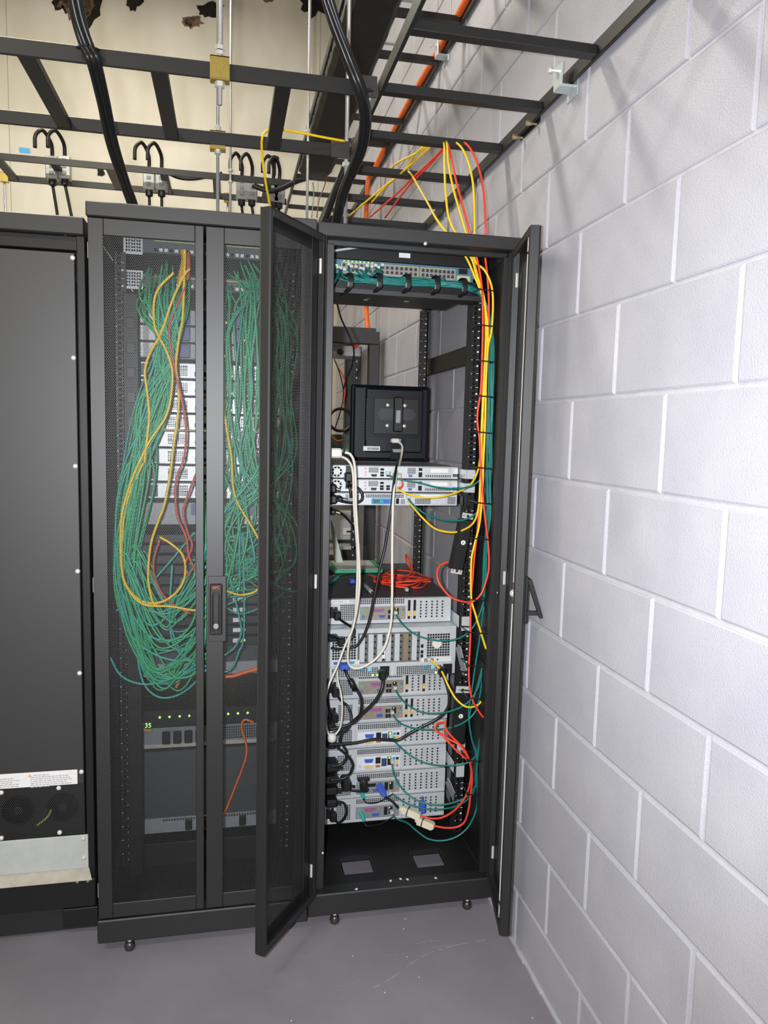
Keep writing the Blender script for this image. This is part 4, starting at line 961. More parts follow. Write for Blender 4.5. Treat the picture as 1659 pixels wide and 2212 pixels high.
# --- teal vertical bundle
rnd = random.Random(21)
for i in range(12):
    ox = rnd.uniform(-5, 6); oy = rnd.uniform(-.012, .012); s0 = 900 + i*9
    pts = PY((740+i*18, 600+rnd.uniform(-3, 10), .755), (860+i*9, 606+rnd.uniform(-5, 9), .75), (960, 614+rnd.uniform(-6, 8), .74), (1015, 622+rnd.uniform(-5, 7), .71), (1045+ox*.4, 648, .675+oy))
    for (u, v) in ((1058, 720), (1060, 800), (1060, 880), (1056, 960), (1057, 1040), (1056, 1120)): pts.append(P(u+ox+rnd.uniform(-2, 2), v, y=.685+oy))
    pts.append(P(1047+rnd.uniform(-3, 4), 1200, y=.69)); pts.append(P(1045+rnd.uniform(-4, 5), 1270+rnd.uniform(0, 30), y=.70))
    cable('patch_cable', 'dark teal patch cable of the bundle running from the blue switch down the right post', TEAL, pts, .0029, 'teal cables in the vertical bundle')
for i in range(13):
    u0 = 727+i*8.2+rnd.uniform(-2, 2); pts = PY((u0, 572+rnd.uniform(0, 12), .798), (u0-3+rnd.uniform(-6, 12), 585, .772), (u0+rnd.uniform(2, 22), 600, .752), (u0+40, 606+rnd.uniform(-4, 8), .75), (u0+120, 608+rnd.uniform(-4, 9), .75), (960+rnd.uniform(-30, 40), 612+rnd.uniform(-4, 9), .745))
    c = cable('patch_cable', 'dark teal patch cable plugged into the left ports of the blue switch', TEAL, pts, .0028, 'teal cables at the blue switch')
    p = pts[0]; sub(c, MB().box(p.x-.005, p.x+.005, p.y-.014, p.y+.004, p.z-.004, p.z+.005, .001), 'plug', mat('clear_plug_pale', (.55, .6, .58), .3))
pts = PY((735, 585, .735), (728, 600, .70), (718, 615, .66), (708, 626, .64)); cable('patch_cable', 'dark teal patch cable slipping left behind the door post below the switch', TEAL, pts, .004)
# --- teal cables from the servers
def srv(label, uvy, m=TEAL, r=.003, plug=True, name='patch_cable'):
    pts = PY(*uvy); c = cable(name, label, m, pts, r)
    if plug:
        p = pts[0]; sub(c, MB().box(p.x-.006, p.x+.006, p.y-.016, p.y+.004, p.z-.0045, p.z+.0055, .001), 'plug', mat('clear_plug_pale', (.55, .6, .58), .3))
    return c
srv('dark green patch cable from the topmost slim server to the bundle', ((836, 1022, .858), (846, 1030, .85), (870, 1037, .84), (905, 1043, .82), (945, 1053, .79), (985, 1056, .74), (1018, 1050, .70), (1040, 1035, .68)), r=.0032)
srv('dark green patch cable sagging from the blue-plated slim server to the bundle', ((880, 1073, .858), (890, 1088, .84), (915, 1108, .81), (950, 1121, .77), (985, 1125, .73), (1015, 1118, .70), (1045, 1095, .68), (1060, 1078, .68)), r=.0032)
srv('dark green patch cable sagging from the CT-R05S11 server', ((853, 1322, .885), (862, 1338, .86), (880, 1358, .82), (905, 1374, .79), (940, 1383, .76), (975, 1383, .73), (1003, 1373, .71), (1025, 1350, .70), (1042, 1310, .70), (1050, 1270, .70)))
srv('dark green patch cable from the server directly under the tall one', ((852, 1484, .885), (862, 1503, .85), (880, 1522, .81), (910, 1538, .78), (945, 1541, .75), (980, 1534, .72), (1010, 1518, .70), (1030, 1490, .70), (1042, 1450, .70), (1050, 1400, .70), (1051, 1330, .70)))
srv('dark green patch cable from the second server with beige port plate below the tall one', ((846, 1537, .885), (855, 1553, .85), (872, 1566, .81), (900, 1574, .78), (940, 1576, .75), (980, 1570, .72), (1010, 1555, .70), (1030, 1530, .70), (1040, 1480, .70), (1046, 1420, .70)))
srv('dark green patch cable from the server behind the thick black cord', ((843, 1588, .885), (855, 1604, .85), (880, 1627, .81), (910, 1645, .78), (945, 1653, .75), (985, 1653, .72), (1015, 1645, .71), (1032, 1625, .70), (1042, 1590, .70), (1046, 1540, .70)))
srv('teal patch cable arching down from the server with coloured audio ports', ((846, 1643, .885), (850, 1668, .86), (862, 1695, .82), (885, 1720, .79), (915, 1734, .77), (950, 1739, .75), (985, 1732, .73), (1012, 1718, .72), (1030, 1690, .71), (1040, 1640, .71)))
srv('dark green patch cable from the server with the blue monitor plug', ((842, 1710, .885), (860, 1724, .86), (885, 1738, .83), (920, 1747, .80), (955, 1748, .78), (990, 1740, .75), (1015, 1722, .73), (1032, 1695, .72)))
srv('dark green patch cable hanging lowest, from the bottom server round to the right post', ((845, 1752, .885), (855, 1768, .85), (880, 1778, .80), (900, 1795, .76), (925, 1812, .73), (955, 1816, .71), (985, 1808, .70), (1010, 1788, .70), (1027, 1755, .70), (1032, 1715, .70), (1030, 1660, .70), (1036, 1600, .70), (1042, 1560, .70)))
srv('teal cable crossing the right post from bundle to lower servers', ((1053, 1270, .69), (1050, 1340, .70), (1050, 1390, .70), (1042, 1440, .70), (1026, 1500, .70), (1014, 1550, .70), (1020, 1600, .70), (1036, 1635, .70), (1041, 1645, .70)), plug=False)
srv('teal cable swinging left of the post beneath the yellow cable', ((1045, 1310, .69), (1036, 1380, .70), (1028, 1430, .70), (1018, 1500, .70), (1012, 1540, .70), (1018, 1590, .70), (1030, 1640, .705), (1027, 1690, .71), (1034, 1705, .71), (1038, 1695, .71)), plug=False)
# --- yellow from the tall server
srv('yellow cable from the tall silver server sagging to the right post', ((925, 1422, .825), (940, 1434, .80), (955, 1452, .77), (968, 1480, .74), (983, 1507, .72), (1003, 1525, .70), (1022, 1527, .70), (1036, 1519, .70), (1044, 1508, .70)), YEL, .0034)
srv('short red jumper cable between the two upper slim servers', ((860, 1029, .858), (868, 1038, .845), (869, 1050, .845), (860, 1058, .858)), RED, .0034)
# --- orange-red cables at the bottom with beige adapters
def adapter_cable(label, uvy, a, e, r=.0034):
    pts = PY(*uvy); c = cable('adapter_cable', label, RED, pts, r)
    A = P(*a); 
    pa = P(a[0], a[1], y=a[2]); pe = P(e[0], e[1], y=e[2]); d = pe-pa
    sub(c, MB().tube([pa, pa.lerp(pe, .12), pa.lerp(pe, .13), pa.lerp(pe, .9), pe], [.008, .011, .0165, .0165, .010], 4).xf(Matrix.Identity(4)), 'adapter', BEIGE)
    q = pa.lerp(pe, .4); sub(c, MB().tube([q-d*.02, q+d*.02], .0185, 8), 'tie', PLAST)
    return c
adapter_cable('red cable ending in the larger beige adapter before the bottom server', ((908, 1762, .79), (930, 1768, .77), (955, 1766, .75), (980, 1752, .73), (1000, 1730, .71), (1012, 1705, .70), (1018, 1670, .69), (1013, 1640, .69), (1000, 1615, .70), (975, 1590, .71), (962, 1572, .72), (962, 1555, .73)), (864, 1745, .83), (908, 1764, .79))
adapter_cable('red cable ending in the lower beige adapter near the rack base', ((938, 1784, .76), (960, 1788, .74), (985, 1787, .72), (1003, 1776, .71), (1012, 1750, .70), (1016, 1720, .70), (1020, 1680, .69), (1014, 1645, .68), (995, 1612, .69), (970, 1597, .71), (950, 1585, .72), (940, 1575, .725), (944, 1563, .73), (962, 1560, .738)), (898, 1770, .80), (938, 1786, .76))
cable('adapter_cable', 'short red cable from the lower power strip dropping beside its grey bracket', RED, PY((958, 1575, .725), (960, 1592, .715), (970, 1604, .70), (990, 1625, .69), (1015, 1645, .69), (1020, 1646, .70)), .0034)
bp2 = thing('video_plug', 'blue monitor plug hanging before the bottom server', 'plug', P(912, 1748, y=.82)); q = P(912, 1742, y=.82)
MB().box(q.x-.010, q.x+.010, q.y-.012, q.y+.012, q.z-.022, q.z+.018, .004).build('hood', BLUEP, bp2); MB().cyl(q+Vector((0, 0, .016)), q+Vector((.0, 0, .034)), .004).build('strain_relief', BLUEP, bp2)
bv = thing('video_plug', 'blue monitor plug fitted to the grey port plate low in the rack', 'plug', P(825, 1712, y=.86)); a = P(818, 1695, y=.885); e = P(833, 1722, y=.845)
MB().tube([a, a.lerp(e, .2), a.lerp(e, .7), e], [.012, .014, .012, .006], 6).build('hood', BLUEP, bv); MB().tube(smooth_path([e, P(848, 1732, y=.83), P(860, 1745, y=.83)]), .0042).build('lead', RUBB, bv)
for (u, v, lab) in ((778, 1708, 'turquoise keyboard plug in the server with the blue monitor plug'), (779, 1757, 'turquoise keyboard plug in the bottom server')):
    t = thing('keyboard_plug', lab, 'plug', P(u, v, y=.87)); q = P(u, v, y=.885)
    MB().tube([q, q+Vector((.004, -.018, -.004)), q+Vector((.006, -.036, -.010))], [.0075, .0075, .005], 8).build('hood', mat('turquoise_plug', (.03, .5, .42), .45), t); MB().tube(smooth_path([q+Vector((.006, -.034, -.010)), q+Vector((.015, -.045, -.022)), q+Vector((.06, -.03, -.03)), q+Vector((.11, -.02, -.012))]), .0023).build('lead', RUBB, t)
# --- white monitor cables
c = cable('monitor_cable', 'white monitor cable with plug fitted to the back of the monitor', WCAB, PY((862, 955, 1.05), (869, 965, 1.03), (866, 990, .98), (858, 1020, .86), (851, 1060, .80), (848, 1120, .78), (847, 1200, .77), (847, 1280, .76), (845, 1340, .76), (834, 1390, .76), (815, 1420, .765), (790, 1438, .77), (770, 1444, .775), (756, 1438, .78), (751, 1420, .775), (755, 1380, .765), (768, 1330, .75), (776, 1270, .73), (775, 1200, .72), (769, 1100, .71), (768, 1040, .70), (765, 1000, .69), (757, 982, .68), (745, 977, .68)), .0042)
p = P(857, 952, y=1.06); sub(c, MB().box(p.x-.022, p.x+.008, p.y-.016, p.y+.014, p.z-.008, p.z+.008, .004), 'plug', WHITEP)
p = P(727, 977, y=.68); sub(c, MB().box(p.x-.026, p.x+.016, p.y-.008, p.y+.008, p.z-.016, p.z+.012, .005), 'plug', WHITEP)
cable('monitor_cable', 'white monitor cable hanging from the plug by the left post to the lower servers', WCAB, PY((735, 985, .695), (752, 995, .70), (762, 1020, .705), (765, 1100, .72), (772, 1200, .735), (770, 1290, .745), (764, 1350, .75), (745, 1395, .75), (728, 1440, .74), (712, 1475, .735), (703, 1510, .73), (703, 1550, .735), (707, 1580, .75), (716, 1592, .76)), .0038)
cable('monitor_cable', 'thin white cable looping from the tall server to the knot of cords', WCAB, PY((728, 1440, .815), (730, 1470, .79), (737, 1500, .78), (739, 1535, .77), (735, 1570, .77), (722, 1590, .765)), .003)
kn = thing('cable_knot', 'white moulded cable splitter at the left of the lower servers', 'plug', P(717, 1592, y=.76)); q = P(717, 1593, y=.76); MB().lathe([(.006, -.016), (.014, -.010), (.015, .004), (.008, .014)], q, 'z', 8).build('splitter', WHITEP, kn, smooth=True)
# --- black power cords
def cord(label, uvy, r=.0042, plug=True, px_=None):
    pts = PY(*uvy); c = cable('power_cable', label, RUBB, pts, r, cat='power cable')
    if plug:
        p = pts[0]; sub(c, MB().box(p.x-.0115, p.x+.0115, p.y-.030, p.y-.002, p.z-.018, p.z+.012, .004), 'plug', PLAST)
    return c
cord('long black cord from the monitor foot down to the tall server', ((862, 990, 1.06), (856, 1010, .86), (850, 1050, .81), (845, 1100, .80), (832, 1180, .795), (820, 1230, .79), (808, 1290, .785), (795, 1350, .785), (775, 1390, .785), (755, 1400, .79), (735, 1402, .80), (715, 1400, .81)), .0046, False)
cord('black power cord in the inlet of the CT-R05S11 server', ((727, 1325, .885), (735, 1338, .85), (752, 1350, .82), (764, 1358, .80), (764, 1372, .79), (752, 1386, .785), (738, 1394, .785)), .0045)
cord('black power cord plugged in the left supply of the tall server', ((735, 1381, .82), (728, 1378, .80), (720, 1375, .79), (706, 1374, .78)), .006)
cord('thick black cord with ferrite bead from the blue monitor plug', ((742, 1440, .80), (748, 1455, .78), (758, 1474, .77), (770, 1490, .765), (780, 1510, .76), (780, 1535, .765), (773, 1553, .77), (755, 1565, .775), (730, 1572, .78), (712, 1575, .785)), .0048, False)
q = P(761, 1478, y=.768); tb = MB().tube([q+Vector((-.008, 0, .016)), q+Vector((.010, 0, -.020))], .0095, 8); tag(tb.build('ferrite_bead', PLAST, smooth=True), 'black ferrite bead on the cord under the blue monitor plug', 'bead')
vp2 = thing('video_plug', 'blue monitor plug at the lower left of the tall server', 'plug', P(742, 1437, y=.80)); q = P(742, 1437, y=.815); MB().box(q.x-.016, q.x+.016, q.y-.028, q.y+.006, q.z-.010, q.z+.010, .004).build('hood', BLUEP, vp2)
cord('thick black cord from the right end of the left supply, sweeping left', ((823, 1452, .80), (827, 1470, .78), (824, 1490, .77), (812, 1512, .77), (795, 1530, .775), (778, 1545, .78), (758, 1562, .785), (735, 1577, .79), (712, 1588, .79)), .0055)
cord('long black cord sweeping across from the right supply to the far left cords', ((952, 1445, .80), (965, 1480, .78), (971, 1510, .77), (965, 1533, .77), (945, 1552, .775), (915, 1568, .78), (885, 1584, .785), (860, 1598, .79), (835, 1598, .79), (805, 1597, .79), (770, 1604, .79), (740, 1607, .79), (710, 1608, .79)), .0052)
cord('black power cord in the inlet of the server under the tall one', ((723, 1490, .885), (735, 1512, .85), (750, 1525, .83), (758, 1545, .82), (757, 1565, .81), (745, 1580, .80), (720, 1588, .79)), .0045)
cord('black power cord in the inlet of the second beige-plated server', ((721, 1545, .885), (712, 1535, .85), (708, 1510, .84), (708, 1480, .84), (706, 1460, .84)), .0045)
cord('black cord curving down over the server behind the thick cord', ((738, 1585, .80), (735, 1600, .80), (742, 1612, .80), (749, 1625, .80), (747, 1640, .80), (735, 1652, .80), (715, 1655, .80)), .0045, False)
cord('black cord bowed over the server with coloured audio ports', ((725, 1612, .80), (742, 1625, .80), (757, 1640, .80), (762, 1655, .80), (755, 1672, .80), (740, 1682, .80), (712, 1685, .80)), .0045, False)
cord('black power cord in the inlet of the bottom server, looped back up', ((718, 1757, .885), (728, 1776, .85), (740, 1772, .84), (748, 1755, .83), (745, 1738, .83), (733, 1732, .83), (712, 1733, .83)), .0045)
cord('black cord from the hanging plug of the server with blue monitor plug', ((783, 1690, .86), (791, 1700, .84), (793, 1708, .83), (780, 1709, .82), (755, 1707, .82), (730, 1705, .82), (712, 1708, .82)), .0045)
cord('black cord looping over the slim servers at the left', ((750, 1028, .845), (754, 1045, .83), (757, 1062, .825), (758, 1075, .82)), .0045)
cord('black cord looping beside the blue-plated slim server', ((750, 1050, .83), (766, 1050, .81), (780, 1062, .80), (782, 1078, .80), (770, 1086, .80), (750, 1085, .81), (735, 1082, .82)), .0045, False)
cord('black cord hanging under the slim servers towards the far rack', ((715, 1098, .84), (735, 1108, .86), (750, 1120, .9), (765, 1140, 1.0), (775, 1170, 1.05)), .0045, False)
cord('thin black wire curving down behind the switch to the far rack', ((728, 655, .86), (738, 690, .95), (752, 720, 1.0), (764, 752, 1.02), (762, 785, 1.05), (750, 815, 1.08), (742, 840, 1.1)), .003, False)
# blocks of plugs at the left post
for k, (u, v, w_, h_) in enumerate(((716, 1055, .030, .030), (712, 1078, .045, .030), (733, 1077, .022, .018), (712, 1105, .04, .02), (714, 1568, .03, .022), (715, 1606, .034, .026), (716, 1655, .045, .030), (714, 1682, .05, .026), (714, 1706, .045, .026), (748, 1695, .030, .035), (715, 1732, .04, .026), (714, 1377, .05, .022))):
    q = P(u, v, y=.825); t = thing('power_plug', 'black power plug in the cluster along the left post', 'plug', q, group='black plugs along the left post')
    MB().box(q.x-w_/2, q.x+w_/2, q.y-.02, q.y+.045, q.z-h_/2, q.z+h_/2, .006).build('plug_body', PLAST, t); MB().cyl(q+Vector((w_/2-.004, -.01, 0)), q+Vector((w_/2+.012, -.012, -.004)), .0055, 7).build('strain_relief', RUBB, t)
hp2 = thing('hanging_plug', 'black T-shaped plug hanging at the server with the blue monitor plug', 'plug', P(784, 1688, y=.86)); q = P(785, 1684, y=.868)
MB().box(q.x-.021, q.x+.021, q.y-.010, q.y+.008, q.z-.004, q.z+.007, .003).build('flange', PLAST, hp2); MB().box(q.x-.012, q.x+.014, q.y-.018, q.y+.004, q.z-.024, q.z-.003, .004).build('plug_body', PLAST, hp2)
# cable tie rings on the vertical bundle
TIES = ((627, 'just below the blue switch'), (704, 'above the side brace'), (781, 'level with the side brace'), (857, 'level with the monitor top'), (935, 'level with the monitor mount'), (1012, 'level with the topmost slim server'), (1088, 'level with the lowest slim server'), (1165, 'level with the upper power strip'), (1297, 'where the red loop turns back'), (1368, 'level with the tall silver server'), (1440, 'level with the twin power supplies'), (1510, 'where the yellow sag ends'), (1645, 'where the red adapter cables meet'), (1718, 'lowest on the right post'))
for v, where in TIES:
    u0, u1 = (1036, 1067) if v < 900 else (1032, 1062) if v < 1100 else (1020, 1058) if v < 1250 else (1012, 1052)
    a = P(u0, v-2, y=.642); e = P(u1, v+1, y=.642)
    t = tag(MB().tube([a, e, e+Vector((.002, .075, 0)), a+Vector((-.002, .075, 0))], .0022, 6, closed=True).build('cable_tie', RUBB), 'black tie ring around the vertical cable bundle '+where, 'cable tie', 'black tie rings down the right post')
    sub(t, MB().box(a.x-.006, a.x+.002, a.y-.002, a.y+.004, a.z-.003, a.z+.003), 'buckle', RUBB)
# litter on the base
rnd = random.Random(3)
for (u, v) in ((770, 1921), (865, 1899), (844, 1903), (880, 1900), (941, 1897)):
    q = P(u, v, z=.1065); t = thing('paper_scrap', 'tiny pale scrap of litter on the open rack base', 'litter', q, group='scraps on the rack base')
    MB().box(-.004, .004, -.003, .003, 0, .0015).xf(Matrix.Rotation(rnd.random()*3, 4, 'Z')).build('scrap', LABELW, t, local=True)

# ================================================================== OVERHEAD CABLES
def bundle(label, group, uvy, n, r, spread, m=RUBB, seed=1, name='power_cable'):
    rd = random.Random(seed); base = PY(*uvy)
    for i in range(n):
        a = 2*math.pi*i/n; ph = rd.random()*6
        pts = [p + Vector((spread*math.cos(a+.25*j), spread*.6*math.sin(a+.25*j), .002*math.sin(ph+j))) for j, p in enumerate(base)]
        cable(name, label, m, pts, r, group, k=8)
bundle('black power cable in the overhead bundle dropping into the closed rack', 'left overhead black bundle', ((158, -60, .38), (163, 0, .40), (172, 50, .42), (188, 100, .44), (203, 135, .45), (222, 215, .56), (240, 300, .68), (262, 372, .82), (283, 432, .98), (296, 470, 1.05)), 5, .0075, .0105, seed=2)
bundle('black power cable in the overhead bundle bowing past the ladder corner', 'right overhead black bundle', ((690, -60, .34), (708, 0, .36), (724, 50, .38), (752, 125, .41), (776, 190, .43), (789, 250, .50), (783, 312, .60), (763, 365, .72), (742, 415, .86), (730, 462, 1.0), (727, 480, 1.05)), 6, .007, .0105, seed=4)
cable('power_cable', 'single black cable slanting up between the two racks to the ladder corner', RUBB, PY((705, 470, 1.1), (722, 420, 1.05), (745, 360, 1.0), (768, 300, .95)), .011)
for (u, v, y, lab) in ((190, 105, .45, 'black tie strapping the left overhead bundle to the ladder rail'), (783, 195, .45, 'black tie strapping the right overhead bundle at the ladder end')):
    q = P(u, v, y=y); t = tag(MB().tube([q+Vector((.024*math.cos(k*.785), .018*math.sin(k*.785), .004*math.sin(k*.785))) for k in range(8)], .0035, 6, closed=True).build('cable_tie', RUBB), lab, 'cable tie')
cable('fiber_cable', 'yellow cable lying on the crossing ladder and dropping behind the closed rack', YEL, PY((745, 305, .90), (700, 297, .88), (650, 287, .86), (612, 281, .84), (590, 279, .82)) + PY((574, 285, .80), (566, 300, .80), (567, 340, .85), (575, 400, .92), (585, 452, 1.0), (588, 475, 1.02)), .0036)
# orange conduit along the upper wall ladder
cable('orange_conduit', 'bright orange corrugated conduit along the upper wall ladder rail', ORANGE, [P(795, 714, y=2.70), P(792, 680, y=2.72), P(791, 640, y=2.73), P(790, 550, y=2.73), P(791, 470, y=2.73), P(793, 420, y=2.72), P(796, 385, y=2.70), P(806, 372, y=2.66), (-.026, 2.52, ZU+.030)] + [(-.026, 2.3-i*.25, ZU+.034+.004*math.sin(i*1.3)) for i in range(12)], .0135, cat='conduit', n=10)
# loose thin wires under the upper ladder
for (lab, pts) in (('thin rust coloured wire hanging from the upper ladder by the corner', ((706, 380, 2.75), (700, 405, 2.75), (690, 430, 2.75), (684, 470, 2.75))), ('thin grey wire hanging under the trunk end', ((676, 395, 2.85), (678, 420, 2.85), (673, 470, 2.85)))):
    cable('thin_wire', lab, mat('rust_wire', (.25, .08, .05), .5) if 'rust' in lab else GREYP, PY(*pts), .003)
# receptacles on the far ladder
for (u, v, k) in ((113, 362, 0), (140, 362, 1), (322, 386, 2), (349, 387, 3), (522, 407, 4), (544, 408, 5), (590, 412, 6), (603, 414, 7)):
    q = P(u, v, y=3.36); zc = ZU-.02
    t = thing('receptacle', 'grey receptacle with black cords on the far ladder, ' + ('in the pair beside the blue tag', 'in the pair at the sagging cable', 'in the pair beside the yellow cable', 'in the end pair by the duct')[k//2], 'receptacle', (q.x, 3.36, q.z), group='receptacles on the far ladder')
    MB().box(-.034, .034, -.025, .025, -.070, .060, .004).build('box', mat('receptacle_grey', (.42, .43, .42), .4, .4), t, local=True)
    for z in (-.035, .0, .035): MB().box(-.012, .012, -.028, -.025, z-.010, z+.010, .002).build('outlet', GREYP, t, local=True)
    MB().lathe([(.012, -.105), (.022, -.100), (.022, -.070)], (0, 0, 0), 'z', 10).build('plug', PLAST, t, local=True)
    dx = (-.05, -.07, -.01, .0)[k % 4]
    MB().tube(smooth_path([(0, 0, -.10), (-dx*.5, .01, -.3), (-dx*1.4, .02, -.7), (-dx*1.5, .0, -.95)]), .009, 7).build('drop_cord', RUBB, t, smooth=True, local=True)
    MB().tube(smooth_path([(0, .01, .06), (.0, -.02, .13), (-.03, -.08, .175), (-.065, -.10, .14), (-.07, -.10, .07)]), .011, 7).build('loop_cord', RUBB, t, smooth=True, local=True)
cable('power_cable', 'black cable sagging under the far ladder between two receptacle pairs', RUBB, PY((360, 372, 3.3), (385, 383, 3.3), (415, 386, 3.3), (450, 381, 3.3), (480, 375, 3.3)), .012)
cable('power_cable', 'black cable sagging to the right end of the far ladder', RUBB, PY((545, 400, 3.19), (580, 412, 3.19), (605, 408, 3.19), (640, 392, 3.19), (665, 384, 3.19)), .016)
pp = thing('pipe_stub', 'dark T-topped stub standing on the far ladder near the trunk', 'pipe', P(592, 385, y=3.3)); q = P(592, 378, y=3.3)
MB().cyl(q, q+Vector((0, 0, .09)), .012).build('stem', PLAST, pp); MB().lathe([(.03, .09), (.03, .105)], q, 'z', 12).build('cap', PLAST, pp)

# ================================================================== CONTENTS OF THE CLOSED RACK
def zM(v, u=400, y=.86): return P(u, v, y=y).z
def dev_(label, v0, v1, body, name='rack_device', cat='device', y=.86, w_=.44, d=.5):
    z1 = zM(v0); z0 = zM(v1)
    t = thing(name, label, cat, (XM, y, z0)); h = z1-z0
    MB().box(-w_/2, w_/2, 0, d, .001, h-.001, .0015).build('chassis', body, t, local=True)
    return t, h
for k, (v0, v1, nm) in enumerate(((528, 562, 'top'), (603, 634, 'second'))):
    t, h = dev_(f'{nm} patched network switch with yellow trim in the closed rack', v0, v1, mat('switch_dark', (.06, .08, .085), .5), 'network_switch', 'switch', .80)
    MB().box(-.150, .200, -.003, 0, h-.011, h-.008).build('trim', SWY, t, local=True)
    for i in range(24):
        MB().box(-.15+i*.0145, -.15+i*.0145+.009, -.004, 0, .006, .015).build('port', LABELW if i % 3 else HOLE, t, local=True)
    e = MB().box(-.235, -.182, -.003, .0, -.006, h+.004).build('rack_ear', STEEL, t, local=True); v = grid(MB(), -.230, -.186, 0, h, 6, 5, y=-.0036); v.build('ear_holes', HOLE, e, local=True)
for k, (v0, v1) in enumerate(((672, 706), (708, 742), (744, 778))):
    t, h = dev_(('upper', 'middle', 'lower')[k]+' chassis blade with navy ejector blocks in the closed rack', v0, v1, GREYP, 'switch_blade', 'switch', .83)
    for i in range(5): MB().box(-.09+i*.058, -.05+i*.058, -.012, 0, .004, h-.004, .002).build('ejector', BLUEBOX, t, local=True)
    for i in range(3): MB().box(-.21+i*.04, -.185+i*.04, -.004, 0, .002, h-.002, .001).build('module', WHITEP, t, local=True)
    for i in range(3): MB().box(.05+i*.058, .056+i*.058, -.013, -.011, .010, .016).build('lamp', LEDY, t, local=True)
vv = 784
for k in range(8):
    nm = ('first', 'second', 'third', 'fourth', 'fifth', 'sixth', 'seventh', 'eighth')[k]
    t, h = dev_(f'{nm} silver slim server down behind the green cables of the closed rack', vv, vv+34, STEEL, 'rack_server', 'server', .86)
    MB().box(-.20, -.15, -.003, 0, .006, h-.006).build('power_inlet', PLAST, t, local=True)
    v = MB(); grid(v, -.12, -.06, .008, h-.008, 12, 6); grid(v, .10, .19, .008, h-.008, 16, 6); v.build('vent_holes', HOLE, t, local=True)
    MB().box(-.04, .06, -.003, 0, .008, .022).build('port_plate', BLUEBOX if k % 3 == 0 else IOW, t, local=True)
    for i in range(4): MB().box(-.035+i*.024, -.020+i*.024, -.006, -.003, .010, .020).build('port', HOLE if i % 2 else CYANP, t, local=True)
    MB().box(.070, .074, -.003, 0, .010, .014).build('lamp', LED, t, local=True)
    vv += 37
t, h = dev_('squat device with a navy block and red plugs in the closed rack', 1084, 1132, GREYP, 'rack_device', 'device', .84)
for x in (-.05, .10): MB().box(x, x+.05, -.01, 0, h*.45, h-.004).build('navy_block', BLUEBOX, t, local=True)
MB().box(-.03, .02, -.014, 0, .004, h*.42).build('plug_row', mat('red_plug', (.5, .09, .03), .5), t, local=True); MB().box(.085, .18, -.006, 0, .004, h*.4).build('pale_plate', LABELW, t, local=True)
vv = 1150
for k in range(11):
    nm = ('first', 'second', 'third', 'fourth', 'fifth', 'sixth', 'seventh', 'eighth', 'ninth', 'tenth', 'eleventh')[k]
    t, h = dev_(f'{nm} dark unit with pale name strip in the lower stack of the closed rack', vv, vv+19, BLK2, 'rack_device', 'device', .82)
    MB().box(.078, .108, -.002, 0, h*.3, h*.75).build('name_strip', LABELW, t, local=True); MB().box(.112, .116, -.002, 0, h*.4, h*.65).build('lamp', LED, t, local=True)
    vv += 22
t, h = dev_('grey unit under the dangling teal loops in the closed rack', 1424, 1452, mat('mid_grey_case', (.3, .32, .34), .5, .1), 'rack_device', 'device', .82)
v = grid(MB(), -.09, -.02, .006, h-.006, 10, 3); v.build('ports', mat('olive_ports', (.2, .18, .03), .6), t, local=True)
MB().box(-.11, -.095, -.004, 0, .004, h-.004).build('pale_plate', LABELW, t, local=True)
t, h = dev_('power controller with green digits and a row of green lamps in the closed rack', 1522, 1560, BLK2, 'power_controller', 'device', .82)
for u in (345, 366, 388, 409, 493, 514, 535):
    x = P(u, 1537, y=.818).x-XM; MB().lathe([(.0034, -.003), (.0034, .0)], (x, 0, h*.62 - .0), 'y', 8).build('lamp', LED, t, local=True)
x = P(320, 1550, y=.818).x-XM; dp = MB().box(x-.014, x+.014, -.003, 0, .002, .022).build('display', mat('dark_display', (.01, .03, .01), .3), t, local=True); text('35', .021, LED, dp, (x, -.0035, .012))
t, h = dev_('wide unit with grey sockets and silver grid, above the large case', 1562, 1606, mat('socket_grey', (.22, .25, .27), .5, .2), 'rack_device', 'device', .84)
for i in range(5): MB().box(-.14+i*.034, -.115+i*.034, -.012, 0, .012, h-.014, .003).build('plug', PLAST, t, local=True)
v = grid(MB(), .03, .20, .016, h-.008, 24, 5); v.build('vent_holes', HOLE, t, local=True); MB().box(-.21, .21, -.004, 0, .0, .012).build('tan_strip', BGLIP, t, local=True)
t, h = dev_('large charcoal battery case low in the closed rack', 1612, 1752, mat('charcoal_case', (.055, .062, .066), .5), 'battery_case', 'battery', .83)
t, h = dev_('silver strip unit with plugs below the charcoal case', 1754, 1786, mat('blue_grey_steel', (.42, .46, .50), .4, .4), 'rack_device', 'device', .83)
for x in (-.07, -.02, .10): MB().box(x, x+.022, -.010, 0, .008, h-.008, .003).build('plug', PLAST, t, local=True)
v = grid(MB(), -.14, .2, h-.010, h-.002, 40, 2); v.build('vent_holes', HOLE, t, local=True)
t, h = dev_('dark floor-level unit at the bottom of the closed rack', 1810, 1925, BLK2, 'rack_device', 'device', .84); v = grid(MB(), -.12, -.03, .02, .04, 18, 3); v.build('vent_holes', GREYP, t, local=True); v = grid(MB(), .06, .17, .05, .07, 18, 3); v.build('vent_holes', mat('maroon_mesh', (.06, .03, .03), .6), t, local=True)
# vertical strips with metal dots at the left
t = thing('power_strip', 'tall dark power strip along the left rail of the closed rack', 'power strip', (MX0+.085, .74, .12))
MB().box(-.022, .022, 0, .03, 0, 1.75, .003).build('body', BLK2, t, local=True)
for i in range(24): MB().box(-.012, .012, -.003, 0, .04+i*.07, .07+i*.07, .002).build('outlet', PLAST, t, local=True)
